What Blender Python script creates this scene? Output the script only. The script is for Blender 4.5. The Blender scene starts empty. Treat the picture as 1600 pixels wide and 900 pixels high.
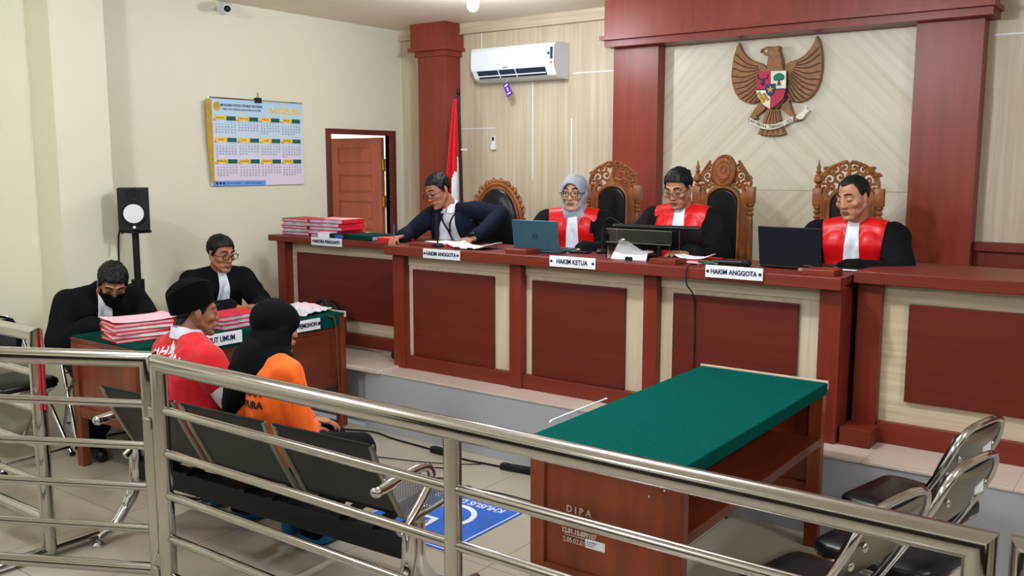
import bpy, bmesh, math, random
from mathutils import Vector, Matrix, Euler, noise
PI=math.pi
R=math.radians
SC=bpy.context.scene
COL=SC.collection
# ---------------------------------------------------------------- camera, light, exposure
VY=Vector((1073.,194.,1440.)).normalized()
VX=-Vector((-(1440.**2+194**2)/1073,194.,1440.)).normalized()
VZ=Vector((0,1440.,-194.)).normalized()
cam=bpy.data.cameras.new('camera'); camo=bpy.data.objects.new('camera',cam); COL.objects.link(camo)
cam.sensor_width=36; cam.lens=32.4; cam.clip_start=.05
right=Vector((VX[0],VY[0],VZ[0])); up=Vector((VX[1],VY[1],VZ[1])); fw=Vector((VX[2],VY[2],VZ[2]))
mw=Matrix((right,up,-fw)).transposed().to_4x4(); mw.translation=Vector((0,0,1.70))
camo.matrix_world=mw
SC.camera=camo
SC.view_settings.view_transform='Standard'; SC.view_settings.look='None'
SC.view_settings.exposure=0.68; SC.view_settings.gamma=1.0; SC.view_settings.use_curve_mapping=False
w=bpy.data.worlds.new('world'); SC.world=w; w.use_nodes=True
w.node_tree.nodes['Background'].inputs[0].default_value=(.8,.9,1,1)
w.node_tree.nodes['Background'].inputs[1].default_value=.15
# (x, y, z, watts) of the ceiling bulbs in the room
LAMPS=[(-4.02,5.0,2.80,24),(-2.1,3.1,2.80,62),(1.1,3.0,2.80,46),(-2.6,-.6,2.80,62),(1.4,-.8,2.80,46),(-4.0,1.4,2.80,40)]
XL,YB,ZC,XR,YF=-5.895,6.30,2.886,3.6,-3.2
# ---------------------------------------------------------------- materials
def lin(c):
    f=lambda v:(v/12.92 if v<=.04045 else ((v+.055)/1.055)**2.4)
    return tuple(f(x/255.) for x in c)+(1,)
class N:
    def __init__(s,name):
        s.m=bpy.data.materials.new(name); s.m.use_nodes=True; s.t=s.m.node_tree; s.n=s.t.nodes; s.l=s.t.links
        s.b=s.n['Principled BSDF']
    def add(s,ty,**kw):
        n=s.n.new(ty)
        for k,v in kw.items(): setattr(n,k,v)
        return n
    def link(s,a,b): s.l.new(a,b)
    def val(s,sock,v):
        if hasattr(v,'is_output') or isinstance(v,bpy.types.NodeSocket): s.link(v,sock)
        else: sock.default_value=v
    def math(s,op,a,b=None,c=None):
        n=s.add('ShaderNodeMath',operation=op); s.val(n.inputs[0],a)
        if b is not None: s.val(n.inputs[1],b)
        if c is not None: s.val(n.inputs[2],c)
        return n.outputs[0]
    def pos(s):
        g=s.add('ShaderNodeNewGeometry'); x=s.add('ShaderNodeSeparateXYZ'); s.link(g.outputs['Position'],x.inputs[0]); return g.outputs['Position'],x.outputs
    def obj(s):
        g=s.add('ShaderNodeTexCoord'); return g.outputs['Object']
    def noise(s,vec,scale,detail=3,rough=.5,stretch=(1,1,1)):
        mp=s.add('ShaderNodeMapping'); mp.inputs['Scale'].default_value=stretch; s.link(vec,mp.inputs[0])
        n=s.add('ShaderNodeTexNoise'); n.inputs['Scale'].default_value=scale; n.inputs['Detail'].default_value=detail; n.inputs['Roughness'].default_value=rough
        s.link(mp.outputs[0],n.inputs['Vector']); return n.outputs['Fac']
    def ramp(s,fac,stops):
        r=s.add('ShaderNodeValToRGB'); e=r.color_ramp.elements
        while len(e)<len(stops): e.new(.5)
        for i,(p,c) in enumerate(stops): e[i].position=p; e[i].color=c if len(c)==4 else lin(c)
        s.link(fac,r.inputs[0]); return r.outputs[0]
    def base(s,v): s.val(s.b.inputs['Base Color'],v)
    def set(s,rough=.5,metal=0,spec=None,coat=0,sheen=0,trans=0,ior=None,emis=None,estr=0,alpha=None):
        s.b.inputs['Roughness'].default_value=rough; s.b.inputs['Metallic'].default_value=metal
        if spec is not None: s.b.inputs['Specular IOR Level'].default_value=spec
        if coat: s.b.inputs['Coat Weight'].default_value=coat; s.b.inputs['Coat Roughness'].default_value=.1
        if sheen: s.b.inputs['Sheen Weight'].default_value=sheen
        if trans: s.b.inputs['Transmission Weight'].default_value=trans
        if ior: s.b.inputs['IOR'].default_value=ior
        if emis: s.b.inputs['Emission Color'].default_value=lin(emis); s.b.inputs['Emission Strength'].default_value=estr
        return s
    def bump(s,fac,strength=.2,dist=.01):
        b=s.add('ShaderNodeBump'); b.inputs['Strength'].default_value=strength; b.inputs['Distance'].default_value=dist
        s.link(fac,b.inputs['Height']); s.link(b.outputs[0],s.b.inputs['Normal'])
def plain(name,c,rough=.5,metal=0,var=.06,scale=30,bump=0,**kw):
    m=N(name); v=m.obj()
    f=m.noise(v,scale,3)
    c1=tuple(max(0,x*(1-var)) for x in c); c2=tuple(min(255,x*(1+var)) for x in c)
    kw.setdefault('spec',.3)
    m.base(m.ramp(f,[(.3,c1),(.7,c2)])); m.set(rough,metal,**kw)
    if bump: m.bump(f,bump,.004)
    return m.m
def wood(name,c1,c2,c3,axis='z',scale=1.,rough=.35,freq=30,coat=0,bump=.03):
    """streaked grain running along axis; laminate or timber"""
    m=N(name); v,_=m.pos()
    st={'z':(freq,freq,1.1),'x':(1.1,freq,freq),'y':(freq,1.1,freq)}[axis]
    f=m.noise(v,scale,4,.55,st); g=m.noise(v,1.3,2,.5,(1,1,1))
    h=m.math('MULTIPLY_ADD',g,.35,m.math('MULTIPLY',f,.65))
    m.base(m.ramp(h,[(.32,c1),(.5,c2),(.66,c3)])); m.set(rough,coat=coat,spec=.3); m.bump(f,bump,.002)
    return m.m
M={}
M['wall']=plain('cream wall paint',(222,219,196),.42,var=.012,scale=1.2)
M['ceil']=plain('ceiling board paint',(240,231,212),.6,var=.02,scale=1)
M['red']=wood('red brown laminate',(100,36,24),(110,40,27),(120,46,32),'x',1,.42,22)
M['redp']=wood('red brown pillar laminate',(122,50,37),(134,56,42),(144,62,48),'z',1,.36,22)
M['redv']=wood('red brown upright laminate',(104,37,26),(114,42,30),(124,48,35),'z',1,.36,22)
M['panel']=wood('dark red panel laminate',(86,28,19),(94,32,22),(102,37,26),'x',1,.44,26)
M['oak']=wood('striped pale laminate upright',(184,168,142),(198,183,158),(212,199,176),'z',1,.42,34)
M['oakx']=wood('striped pale laminate level',(176,158,132),(196,180,154),(216,203,180),'x',1,.42,34)
M['teak']=wood('varnished reddish timber',(92,36,18),(122,52,26),(146,70,38),'z',1,.3,9,coat=.3)
M['teakx']=wood('varnished reddish timber level',(88,34,18),(118,50,26),(142,66,36),'x',1,.3,9,coat=.3)
M['teaky']=wood('varnished timber rail',(80,32,20),(104,44,26),(124,56,34),'y',1,.35,9,coat=.3)
M['carve']=plain('carved golden teak',(134,78,38),.38,var=.14,scale=14,coat=.12)
M['doorwood']=wood('painted door timber',(164,88,72),(174,96,80),(182,104,88),'z',1,.45,8)
M['frame']=wood('painted door frame timber',(92,42,38),(102,48,44),(112,55,50),'z',1,.4,8)
M['brass']=plain('brass',(190,150,50),.3,1)
M['green']=plain('green felt cloth',(1,72,64),1.0,var=.05,scale=60,spec=.04)
M['dgreen']=plain('green cloth',(4,58,50),1.0,var=.05,scale=60,spec=.04)
M['white']=plain('white plastic',(228,230,230),.35,var=.01)
M['plate']=plain('white sign plate',(226,230,234),.4,var=.01)
M['ink']=plain('dark blue lettering',(24,30,66),.5)
M['black']=plain('black plastic',(14,15,19),.45)
M['rubber']=plain('black rubber',(14,14,15),.7)
M['leather']=plain('black leather',(12,13,17),.32,var=.1,scale=60,bump=.12)
M['paper']=plain('white paper',(232,234,236),.7,var=.02)
M['pinkpaper']=plain('pink paper',(238,190,200),.7,var=.03)
M['redcard']=plain('red card folder',(205,32,48),.55,var=.05)
M['pages']=plain('stacked page edges',(190,180,196),.8,var=.15,scale=8)
M['flagred']=plain('red flag cloth',(196,10,28),.6,var=.05,sheen=.1)
M['flagwhite']=plain('white flag cloth',(228,228,224),.6,var=.02)
M['riser']=plain('pale riser tile',(160,160,164),.3,var=.015,scale=2)
def steel(name,c,rough):
    m=N(name); v=m.obj(); f=m.noise(v,40,2)
    m.base(lin(c)); r=m.math('MULTIPLY_ADD',f,.06,rough); m.set(.1,1); m.link(r,m.b.inputs['Roughness']); return m.m
M['steel']=steel('polished stainless steel',(190,187,184),.07)
M['chrome']=steel('chrome',(214,214,216),.05)
M['satin']=steel('satin metal shell',(150,150,138),.32)
# tiled floor
def tiles(name,x0,y0,size,c,cg,rough=.16):
    m=N(name); v,p=m.pos()
    def line(o,off):
        a=m.math('FRACT',m.math('DIVIDE',m.math('SUBTRACT',o,off-50*size),size))
        return m.math('GREATER_THAN',m.math('ABSOLUTE',m.math('SUBTRACT',a,.5)),.4962)
    g=m.math('MAXIMUM',line(p[0],x0),line(p[1],y0))
    f=m.noise(v,2.2,4); c1=tuple(x*.96 for x in c)
    colr=m.ramp(f,[(.3,c1),(.7,c)])
    mx=m.add('ShaderNodeMix',data_type='RGBA'); m.link(g,mx.inputs[0]); m.link(colr,mx.inputs[6]); mx.inputs[7].default_value=lin(cg)
    m.base(mx.outputs[2]); m.set(rough,spec=.45)
    m.link(m.math('MULTIPLY_ADD',g,.5,rough),m.b.inputs['Roughness']); return m.m
M['floor']=tiles('polished beige floor tile',-2.30,2.34,.60,(176,167,150),(104,96,84))
M['ptile']=tiles('polished platform tile',-2.30,4.14,.60,(206,190,176),(150,138,126))
# diagonal striped panelling, mirrored about the middle and about the joint
def chevron():
    m=N('diagonal striped panelling'); v,p=m.pos()
    u=m.math('ABSOLUTE',m.math('ADD',p[0],2.40))
    sgn=m.math('SIGN',m.math('SUBTRACT',p[2],1.519))
    c=m.math('ADD',p[2],m.math('MULTIPLY',u,sgn)); d=m.math('SUBTRACT',m.math('MULTIPLY',p[2],sgn),u)
    cb=m.add('ShaderNodeCombineXYZ'); m.link(m.math('MULTIPLY',c,13.),cb.inputs[0]); m.link(m.math('MULTIPLY',d,.5),cb.inputs[1]); m.link(sgn,cb.inputs[2])
    n=m.add('ShaderNodeTexNoise'); n.inputs['Scale'].default_value=1.; n.inputs['Detail'].default_value=3; m.link(cb.outputs[0],n.inputs['Vector'])
    col=m.ramp(n.outputs['Fac'],[(.3,(196,186,158)),(.45,(206,197,171)),(.6,(214,207,186)),(.75,(200,190,165))])
    j=m.math('LESS_THAN',m.math('ABSOLUTE',m.math('SUBTRACT',p[2],1.519)),.003)
    mx=m.add('ShaderNodeMix',data_type='RGBA'); m.link(j,mx.inputs[0]); m.link(col,mx.inputs[6]); mx.inputs[7].default_value=lin((170,158,130))
    m.base(mx.outputs[2]); m.set(.4); return m.m
M['chevron']=chevron()
# ---------------------------------------------------------------- mesh helpers
def basis(d):
    d=Vector(d).normalized(); a=Vector((0,0,1)) if abs(d.z)<.95 else Vector((1,0,0))
    u=d.cross(a).normalized(); return u,d.cross(u).normalized()
class MB:
    def __init__(s): s.b=bmesh.new()
    def box(s,x0,x1,y0,y1,z0,z1,bev=0,m=None,mi=0):
        r=bmesh.ops.create_cube(s.b,size=1); vs=r['verts']
        bmesh.ops.scale(s.b,vec=(abs(x1-x0),abs(y1-y0),abs(z1-z0)),verts=vs)
        bmesh.ops.translate(s.b,vec=((x0+x1)/2,(y0+y1)/2,(z0+z1)/2),verts=vs)
        if bev:
            es=list({e for v in vs for e in v.link_edges})
            r=bmesh.ops.bevel(s.b,geom=es,offset=bev,segments=2,affect='EDGES',profile=.5); vs=r['verts']
        if m is not None: bmesh.ops.transform(s.b,matrix=m,verts=list(vs))
        if mi:
            for f in {f for v in vs for f in v.link_faces}: f.material_index=mi
        return s
    def loft(s,rings,closed=True,cap=True,mi=0):
        R_=[[s.b.verts.new(p) for p in r] for r in rings]; n=len(R_[0]); fs=[]
        for a,b in zip(R_,R_[1:]):
            for i in range(n if closed else n-1):
                j=(i+1)%n
                try: fs.append(s.b.faces.new((a[i],a[j],b[j],b[i])))
                except Exception: pass
        if cap and closed:
            for r_ in (R_[0][::-1],R_[-1]):
                try: fs.append(s.b.faces.new(r_))
                except Exception: pass
        for f in fs: f.material_index=mi
        return s
    def tube(s,pts,r,seg=12,closed=False,mi=0):
        P=[Vector(p) for p in pts]; n=len(P); rr=r if hasattr(r,'__len__') else [r]*n
        rings=[]; u=None
        for i in range(n):
            if closed: t=P[(i+1)%n]-P[i-1]
            else: t=P[min(i+1,n-1)]-P[max(i-1,0)]
            if t.length<1e-9: t=Vector((0,0,1))
            t.normalize()
            if u is None: u,_=basis(t)
            u=(u-t*u.dot(t))
            if u.length<1e-6: u,_=basis(t)
            u.normalize(); w_=t.cross(u)
            rings.append([P[i]+(u*math.cos(2*PI*k/seg)+w_*math.sin(2*PI*k/seg))*rr[i] for k in range(seg)])
        if closed: rings.append(rings[0]); return s.loft(rings,cap=False,mi=mi)
        return s.loft(rings,mi=mi)
    def cyl(s,p0,p1,r0,r1=None,seg=20,mi=0): return s.tube([p0,p1],[r0,r0 if r1 is None else r1],seg,mi=mi)
    def lathe(s,prof,c=(0,0,0),seg=20,axis='z',mi=0):
        rings=[]
        for r_,h in prof:
            ring=[]
            for k in range(seg):
                a=2*PI*k/seg; x,y=r_*math.cos(a),r_*math.sin(a)
                p={'z':(x,y,h),'y':(x,h,y),'x':(h,x,y)}[axis]; ring.append(Vector(p)+Vector(c))
            rings.append(ring)
        return s.loft(rings,mi=mi)
    def prism(s,poly,a,b,plane='xz',mi=0):
        """poly in a plane, thickness from a to b along the other axis"""
        f={'xz':lambda p,t:(p[0],t,p[1]),'xy':lambda p,t:(p[0],p[1],t),'yz':lambda p,t:(t,p[0],p[1])}[plane]
        return s.loft([[f(p,a) for p in poly],[f(p,b) for p in poly]],mi=mi)
    def ell(s,c,r,rot=None,seg=20,ring=12,mi=0):
        m=Matrix.Translation(Vector(c))@(rot.to_matrix().to_4x4() if isinstance(rot,Euler) else (rot or Matrix.Identity(4)))@Matrix.Diagonal((r[0],r[1],r[2],1))
        rings=[]
        for j in range(1,ring):
            b_=PI*j/ring; rings.append([m@Vector((math.sin(b_)*math.cos(2*PI*k/seg),math.sin(b_)*math.sin(2*PI*k/seg),-math.cos(b_))) for k in range(seg)])
        V=[[s.b.verts.new(p) for p in r_] for r_ in rings]; a_,z_=s.b.verts.new(m@Vector((0,0,-1))),s.b.verts.new(m@Vector((0,0,1))); fs=[]
        for A,B in zip(V,V[1:]):
            for k in range(seg): q=(k+1)%seg; fs.append(s.b.faces.new((A[k],A[q],B[q],B[k])))
        for k in range(seg): q=(k+1)%seg; fs.append(s.b.faces.new((a_,V[0][q],V[0][k]))); fs.append(s.b.faces.new((z_,V[-1][k],V[-1][q])))
        if mi:
            for f in fs: f.material_index=mi
        return s
    def ell_old(s,c,r,rot=None,seg=20,ring=12,mi=0):
        m=Matrix.Translation(Vector(c))@(rot.to_matrix().to_4x4() if isinstance(rot,Euler) else (rot or Matrix.Identity(4)))@Matrix.Diagonal((r[0],r[1],r[2],1))
        g=bmesh.ops.create_uvsphere(s.b,u_segments=seg,v_segments=ring,radius=1,matrix=m)
        if mi:
            for f in {f for v in g['verts'] for f in v.link_faces}: f.material_index=mi
        return s
    def quad(s,pts,mi=0):
        f=s.b.faces.new([s.b.verts.new(p) for p in pts]); f.material_index=mi; return s
    def xf(s,m): bmesh.ops.transform(s.b,matrix=m,verts=s.b.verts[:]); return s
    def obj(s,name,mat,parent=None,smooth=False,world=False,loc=None,rot=None,bevel=0,auto=35):
        bmesh.ops.recalc_face_normals(s.b,faces=s.b.faces[:])
        if world and parent is not None: s.xf((Matrix.Translation(parent.location)@parent.rotation_euler.to_matrix().to_4x4()).inverted())
        me=bpy.data.meshes.new(name); s.b.to_mesh(me); s.b.free()
        for m_ in (mat if isinstance(mat,(list,tuple)) else [mat]): me.materials.append(M[m_] if isinstance(m_,str) else m_)
        o=bpy.data.objects.new(name,me); COL.objects.link(o)
        if parent is not None: o.parent=parent
        if loc: o.location=loc
        if rot: o.rotation_euler=rot
        if smooth:
            me.polygons.foreach_set('use_smooth',[True]*len(me.polygons))
            if auto<180: me.set_sharp_from_angle(angle=R(auto))
        if bevel:
            b_=o.modifiers.new('b','BEVEL'); b_.width=bevel; b_.segments=2; b_.limit_method='ANGLE'
        return o
def tag(o,label=None,cat=None,group=None,kind=None):
    if label: o['label']=label
    if cat: o['category']=cat
    if group: o['group']=group
    if kind: o['kind']=kind
    return o
def thing(name,label,cat,loc=(0,0,0),rz=0,group=None):
    o=bpy.data.objects.new(name,None); o.empty_display_size=.1; COL.objects.link(o)
    o.location=loc; o.rotation_euler=(0,0,rz); return tag(o,label,cat,group)
def copy_tree(o,parent=None):
    c=o.copy(); COL.objects.link(c)
    if parent is not None: c.parent=parent
    for ch in list(o.children): copy_tree(ch,c)
    return c
def again(o,loc,rz=None,label=None):
    c=copy_tree(o); c.location=loc
    if rz is not None: c.rotation_euler=(0,0,rz)
    if label: c['label']=label
    return c
def struct(mb,name,mat,parent=None,**kw):
    o=mb.obj(name,mat,parent,**kw)
    if parent is None: o['kind']='structure'
    return o
def lettering(text,size,mat,parent,m,name='lettering',depth=.0012,align='CENTER',sx=1.,bold=0,shear=0,spacing=1):
    cu=bpy.data.curves.new(name,'FONT'); cu.body=text; cu.size=size; cu.extrude=depth; cu.align_x=align; cu.align_y='CENTER'
    cu.resolution_u=3; cu.offset=bold; cu.shear=shear; cu.space_character=spacing
    t=bpy.data.objects.new(name,cu); COL.objects.link(t)
    dg=bpy.context.evaluated_depsgraph_get(); dg.update()
    me=bpy.data.meshes.new_from_object(t.evaluated_get(dg)); bpy.data.objects.remove(t)
    me.transform(m@Matrix.Diagonal((sx,1,1,1))); me.materials.clear(); me.materials.append(M[mat] if isinstance(mat,str) else mat); me.name=name
    o=bpy.data.objects.new(name,me); COL.objects.link(o)
    if parent is not None: o.parent=parent
    return o
# text facing -Y (reads along +X), and facing +X (reads along +Y)
FACE_MY=Matrix.Rotation(PI/2,4,'X')
FACE_PX=Matrix.Rotation(PI/2,4,'Z')@Matrix.Rotation(PI/2,4,'X')
def arc(c,r,a0,a1,n,plane='xz',y=0):
    o=[]
    for i in range(n+1):
        a=R(a0+(a1-a0)*i/n); x,z=c[0]+r*math.cos(a),c[1]+r*math.sin(a)
        o.append((x,y,z) if plane=='xz' else ((x,z,y) if plane=='xy' else (y,x,z)))
    return o
def smoothpath(pts,n=8):
    P=[Vector(p) for p in pts]; P=[P[0]*2-P[1]]+P+[P[-1]*2-P[-2]]; o=[]
    for i in range(1,len(P)-2):
        for k in range(n):
            t=k/n; a,b,c,d=P[i-1:i+3]
            o.append(.5*((2*b)+(c-a)*t+(2*a-5*b+4*c-d)*t*t+(3*b-a-3*c+d)*t**3))
    o.append(P[-2]); return o
# ---------------------------------------------------------------- lamps
def emit(name,c,s):
    m=N(name); m.base(lin(c)); m.set(.4,emis=c,estr=s); return m.m
M['bulb']=emit('lit bulb glass',(235,244,255),60)
names=['white ceiling bulb glowing above the flag','white ceiling bulb above the disabled-access floor mat','white ceiling bulb above the chairs on the right','white ceiling bulb behind the visitors rail on the left','white ceiling bulb behind the visitors rail on the right','white ceiling bulb above the open rail gate']
for i,(x,y,z,wt) in enumerate(LAMPS):
    t=thing('ceiling_bulb',names[i],'lamp',(x,y,z))
    MB().lathe([(.03,0.0),(.05,.0),(.055,.06),(.055,.086)],(0,0,0),24).obj('bulb_socket','white',t,True)
    MB().ell((0,0,-.035),(.04,.04,.048)).obj('bulb_glass','bulb',t,True,auto=180)
    l=bpy.data.lights.new('bulb_light','POINT'); l.energy=wt; l.shadow_soft_size=.07; l.color=lin((236,243,255))[:3]
    lo=bpy.data.objects.new('bulb_light',l); COL.objects.link(lo); lo.parent=t; lo.location=(0,0,-.15)
# ---------------------------------------------------------------- room
struct(MB().box(XL-.3,XR,YF,4.13,-.06,0),'floor','floor')
DY0,DY1,DZ=5.40,6.11,1.95
w_=MB().box(XL-.045,XL,YF,DY0,0,ZC).box(XL-.045,XL,DY1,YB+.1,0,ZC).box(XL-.045,XL,DY0,DY1,DZ,ZC)
struct(w_,'wall_left','wall')
struct(MB().box(XL,-5.62,2.93,3.28,0,ZC),'trim_1','wall')
struct(MB().box(XL-.12,XR+.1,YF-.1,YB+.1,ZC,ZC+.05),'ceiling','ceil')
struct(MB().box(XR,XR+.1,YF,YB,0,ZC),'wall_right','wall')
struct(MB().box(XL-.12,XR+.1,YF-.1,YF,0,ZC),'wall_front','wall')
M['dark']=wood('added dark reflection boards',(34,20,16),(42,26,20),(52,32,24),'z',1,.4,14)  # unseen dark boards added on front and right walls to darken the steel's reflections
struct(MB().box(XL,XR,YF,YF+.03,0,1.45,.004).box(XL,XR,YF,YF+.05,1.45,1.50),'reflection_board_front','dark')
struct(MB().box(XR-.03,XR,YF,4.1,0,1.45,.004),'reflection_board_right','dark')
wb=struct(MB().box(XL,XR,YB,YB+.1,0,ZC),'wall_back','oak')
seam=lambda x0,x1,z0,z1: MB().box(x0,x1,YB-.004,YB+.01,z0,z1).obj('panel_seam','plate',wb)
seam(-4.446,-4.434,1.57,2.40); seam(-4.064,-4.052,1.55,2.06); seam(-5.19,-4.83,1.997,2.005); seam(-4.05,-3.62,2.407,2.415); seam(-1.05,.6,2.462,2.472); seam(-4.975,-4.968,2.64,2.82)
struct(MB().box(XL,-3.62,YB-.05,YB,2.80,ZC).box(XL,-3.62,YB-.062,YB,2.795,2.808),'trim_2','oakx')
struct(MB().box(-3.225,-1.455,YB-.03,YB,.39,2.57),'trim_3','chevron')
struct(MB().box(-3.60,-3.225,6.16,YB,.39,2.56,.003),'trim_4','redp')
struct(MB().box(-1.46,-1.08,6.16,YB,.39,2.56,.003),'trim_5','redp')
struct(MB().box(-3.60,-1.03,6.02,YB,2.63,ZC).box(-3.625,-1.005,5.99,YB,2.60,2.63).box(-3.61,-1.02,6.04,YB,2.555,2.602),'trim_6','redp')
struct(MB().box(-5.52,-5.208,6.10,YB,.39,2.62,.003).box(-5.56,-5.168,6.05,YB,2.68,ZC).box(-5.575,-5.153,6.03,YB,2.655,2.685).box(-5.54,-5.188,6.08,YB,2.61,2.66),'trim_7','redp')
struct(MB().box(-1.075,XR,6.25,YB,.39,1.17).box(-1.075,XR,6.22,YB,1.17,1.225,.004),'trim_8','red')
# raised platform of the bench
struct(MB().box(-4.21,XR,4.11,YB,0,.38).box(XL,-4.21,4.20,YB,0,.38,mi=0),'platform','riser')
struct(MB().box(-4.075,XR,4.105,YB,.38,.39),'platform_floor','ptile')
struct(MB().box(XL,-4.075,4.085,YB,.378,.402,.004),'platform_step','ptile')
# room beyond the open door
struct(MB().box(-8.0,-7.9,4.6,7.2,0,2.7).box(-8,XL-.12,7.1,7.2,0,2.7).box(-8,XL-.12,4.6,4.7,0,2.7).box(-8,XL-.12,4.6,7.2,2.7,2.75).box(-8,XL-.12,4.6,7.2,-.05,0),'wall_hall','wall')
l=bpy.data.lights.new('hall_bulb_light','POINT'); l.energy=28; l.shadow_soft_size=.08
t=thing('ceiling_bulb','white ceiling bulb in the hall beyond the open door','lamp',(-7.2,6.75,2.62))
MB().lathe([(.03,0),(.05,.0),(.055,.08)],(0,0,0),20).obj('bulb_socket','white',t,True); MB().ell((0,0,-.035),(.04,.04,.048)).obj('bulb_glass','bulb',t,True)
lo=bpy.data.objects.new('bulb_light',l); COL.objects.link(lo); lo.parent=t; lo.location=(0,0,-.15)
# door
d=struct(MB().box(XL-.045,XL+.025,DY0-.045,DY0,0,DZ+.045,.004).box(XL-.045,XL+.025,DY1,DY1+.07,0,DZ+.045,.004).box(XL-.045,XL+.025,DY0,DY1,DZ,DZ+.045,.004)
 .box(XL+.02,XL+.034,DY1+.01,DY1+.02,0,DZ).box(XL+.02,XL+.034,DY1+.045,DY1+.055,0,DZ),'door_1','frame')
lf=MB(); x0,x1,y=-6.60,-5.925,6.06
lf.box(x0,x1,y-.012,y+.012,0.02,1.935)
lf.box(x1-.12,x1,y-.025,y+.02,.02,1.935,.003).box(x0,x0+.12,y-.025,y+.02,.02,1.935,.003)
zz=[.02,.16,.53,.63,.93,.99,1.25,1.33,1.56,1.63,1.84,1.935]
for a,b in ((.02,.20),(.54,.63),(.83,.91),(1.11,1.175),(1.355,1.43),(1.595,1.69),(1.85,1.935)): lf.box(x0+.1,x1-.1,y-.023,y+.02,a,b,.003)
for a,b in ((.20,.54),(.63,.83),(.91,1.11),(1.175,1.355),(1.43,1.595),(1.69,1.85)): lf.box(x0+.14,x1-.14,y-.017,y,a+.022,b-.022,.006)
lfo=lf.obj('door_leaf','doorwood',d)
for z in (1.69,1.36,.4):
    h=MB().cyl((XL-.015,6.075,z-.055),(XL-.015,6.075,z+.055),.008)
    h.prism([(-5.93+.0,z-.05),(-5.90,z-.05),(-5.90,z+.05),(-5.93,z+.05)],6.045,6.05)
    for k in range(4): h.ell((XL-.02,6.06,z-.042+.028*k),(.014,.02,.014))
    h.obj('hinge','brass',d,True)
# ---------------------------------------------------------------- judges' bench
def frame_panel(mb,x0,x1,y,z0,z1,th=.018,bev=.004): mb.box(x0,x1,y-th,y,z0,z1,bev)
b=thing('bench','long red brown judges bench with three panelled bays, centre of the platform','bench',(-2.7,4.3,.39))
W=dict(parent=b,world=True)
MB().box(-4.13,-1.262,4.22,4.31,1.128,1.185,.004).obj('ledge','red',**W)
MB().box(-4.11,-1.27,4.31,4.78,1.14,1.183,.003).obj('worktop','red',**W)
for x0,x1,yd in ((-4.115,-4.02,4.80),(-3.18,-3.095,4.34),(-2.30,-2.22,4.34),(-1.375,-1.275,4.80)):
    MB().box(x0,x1,4.28,yd,.39,1.128,.002).obj('post','redv',**W)
    x=(x0+x1)/2
for x in (-3.13,-2.19,-1.385): MB().box(x-.075,x+.075,4.27,4.40,1.184,1.212,.004).obj('separator_block','red',**W)
MB().box(-3.99,-3.80,4.30,4.40,1.184,1.204,.003).obj('separator_block','red',**W)
MB().box(-4.03,-1.37,4.292,4.335,.39,.474,.002).obj('base_rail','red',**W)
for x0,x1,p0,p1 in ((-4.02,-3.18,-3.975,-3.325),(-3.095,-2.30,-3.045,-2.43),(-2.22,-1.375,-2.145,-1.485)):
    MB().box(x0,x1,4.335,4.36,.47,1.13).obj('bay_board','oak',**W)
    MB().box(x0,x1,4.326,4.337,1.06,1.13,.001).obj('top_strip','oakx',**W)
    MB().box(p0,p1,4.316,4.336,.474,1.035,.003).obj('raised_panel','panel',**W)
b=thing('bench','left wing of the bench beside the open door, under the red files','bench',(-4.8,4.5,.40))
W=dict(parent=b,world=True)
MB().box(-5.53,-4.13,4.43,4.52,1.135,1.178,.004).obj('ledge','red',**W)
MB().box(-5.51,-4.135,4.52,5.02,1.14,1.176,.003).obj('worktop','red',**W)
MB().box(-5.46,-5.375,4.455,5.0,.402,1.135,.002).obj('post','redv',**W)
MB().box(-5.40,-4.12,4.475,4.53,.43,.512,.002).obj('base_rail','red',**W)
MB().box(-5.40,-4.12,4.505,4.53,.402,.44).obj('tile_plinth','ptile',**W)
MB().box(-5.375,-4.12,4.53,4.55,.44,1.135).obj('bay_board','oakx',**W)
MB().box(-5.31,-4.12,4.512,4.532,.60,1.055,.003).obj('raised_panel','panel',**W)
b=thing('bench','right wing of the red brown bench behind the folding chairs','bench',(-.2,4.45,.39))
W=dict(parent=b,world=True)
MB().box(-1.255,1.6,4.385,4.48,1.148,1.205,.004).obj('ledge','red',**W)
MB().box(-1.25,1.6,4.48,4.95,1.16,1.203,.003).obj('worktop','red',**W)
MB().box(-1.245,-1.135,4.43,4.9,.39,1.148,.002).obj('post','redv',**W)
MB().box(-1.262,-1.12,4.30,4.46,.39,.475,.003).obj('plinth_block','red',**W)
MB().box(-1.13,1.6,4.44,4.49,.39,.492,.002).obj('base_rail','red',**W)
MB().box(-1.135,1.6,4.475,4.50,.49,1.148).obj('bay_board','oakx',**W)
MB().box(-1.02,.45,4.455,4.476,.60,1.06,.003).obj('raised_panel','panel',**W)
# name plates on the bench
def plate(x0,x1,z0,z1,y,text,label,loc_face,size,logos=True,cat='nameplate'):
    t=thing('nameplate',label,cat,((x0+x1)/2,y,(z0+z1)/2))
    wd,h=x1-x0,z1-z0
    MB().box(-wd/2,wd/2,-.004,.004,-h/2,h/2,.001).obj('sign_board','plate',t)
    lettering(text,size,'ink',t,Matrix.Translation((0,-.0052,0))@FACE_MY,sx=.86,bold=.0007)
    if logos:
        for s in (-1,1):
            MB().lathe([(.0,-.0055),(.008,-.0055),(.008,-.004)],(s*(wd/2-.013),0,0),14,'y').obj('emblem_dot','ink',t)
    return t
plate(-3.787,-3.497,1.128,1.186,4.212,'HAKIM ANGGOTA','white plate lettered HAKIM ANGGOTA in front of the man in the navy suit',None,.033)
plate(-2.85,-2.556,1.138,1.198,4.212,'HAKIM KETUA','white plate lettered HAKIM KETUA on the bench front',None,.036)
plate(-1.92,-1.626,1.146,1.206,4.212,'HAKIM ANGGOTA','white plate lettered HAKIM ANGGOTA below the black laptop',None,.033)
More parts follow.
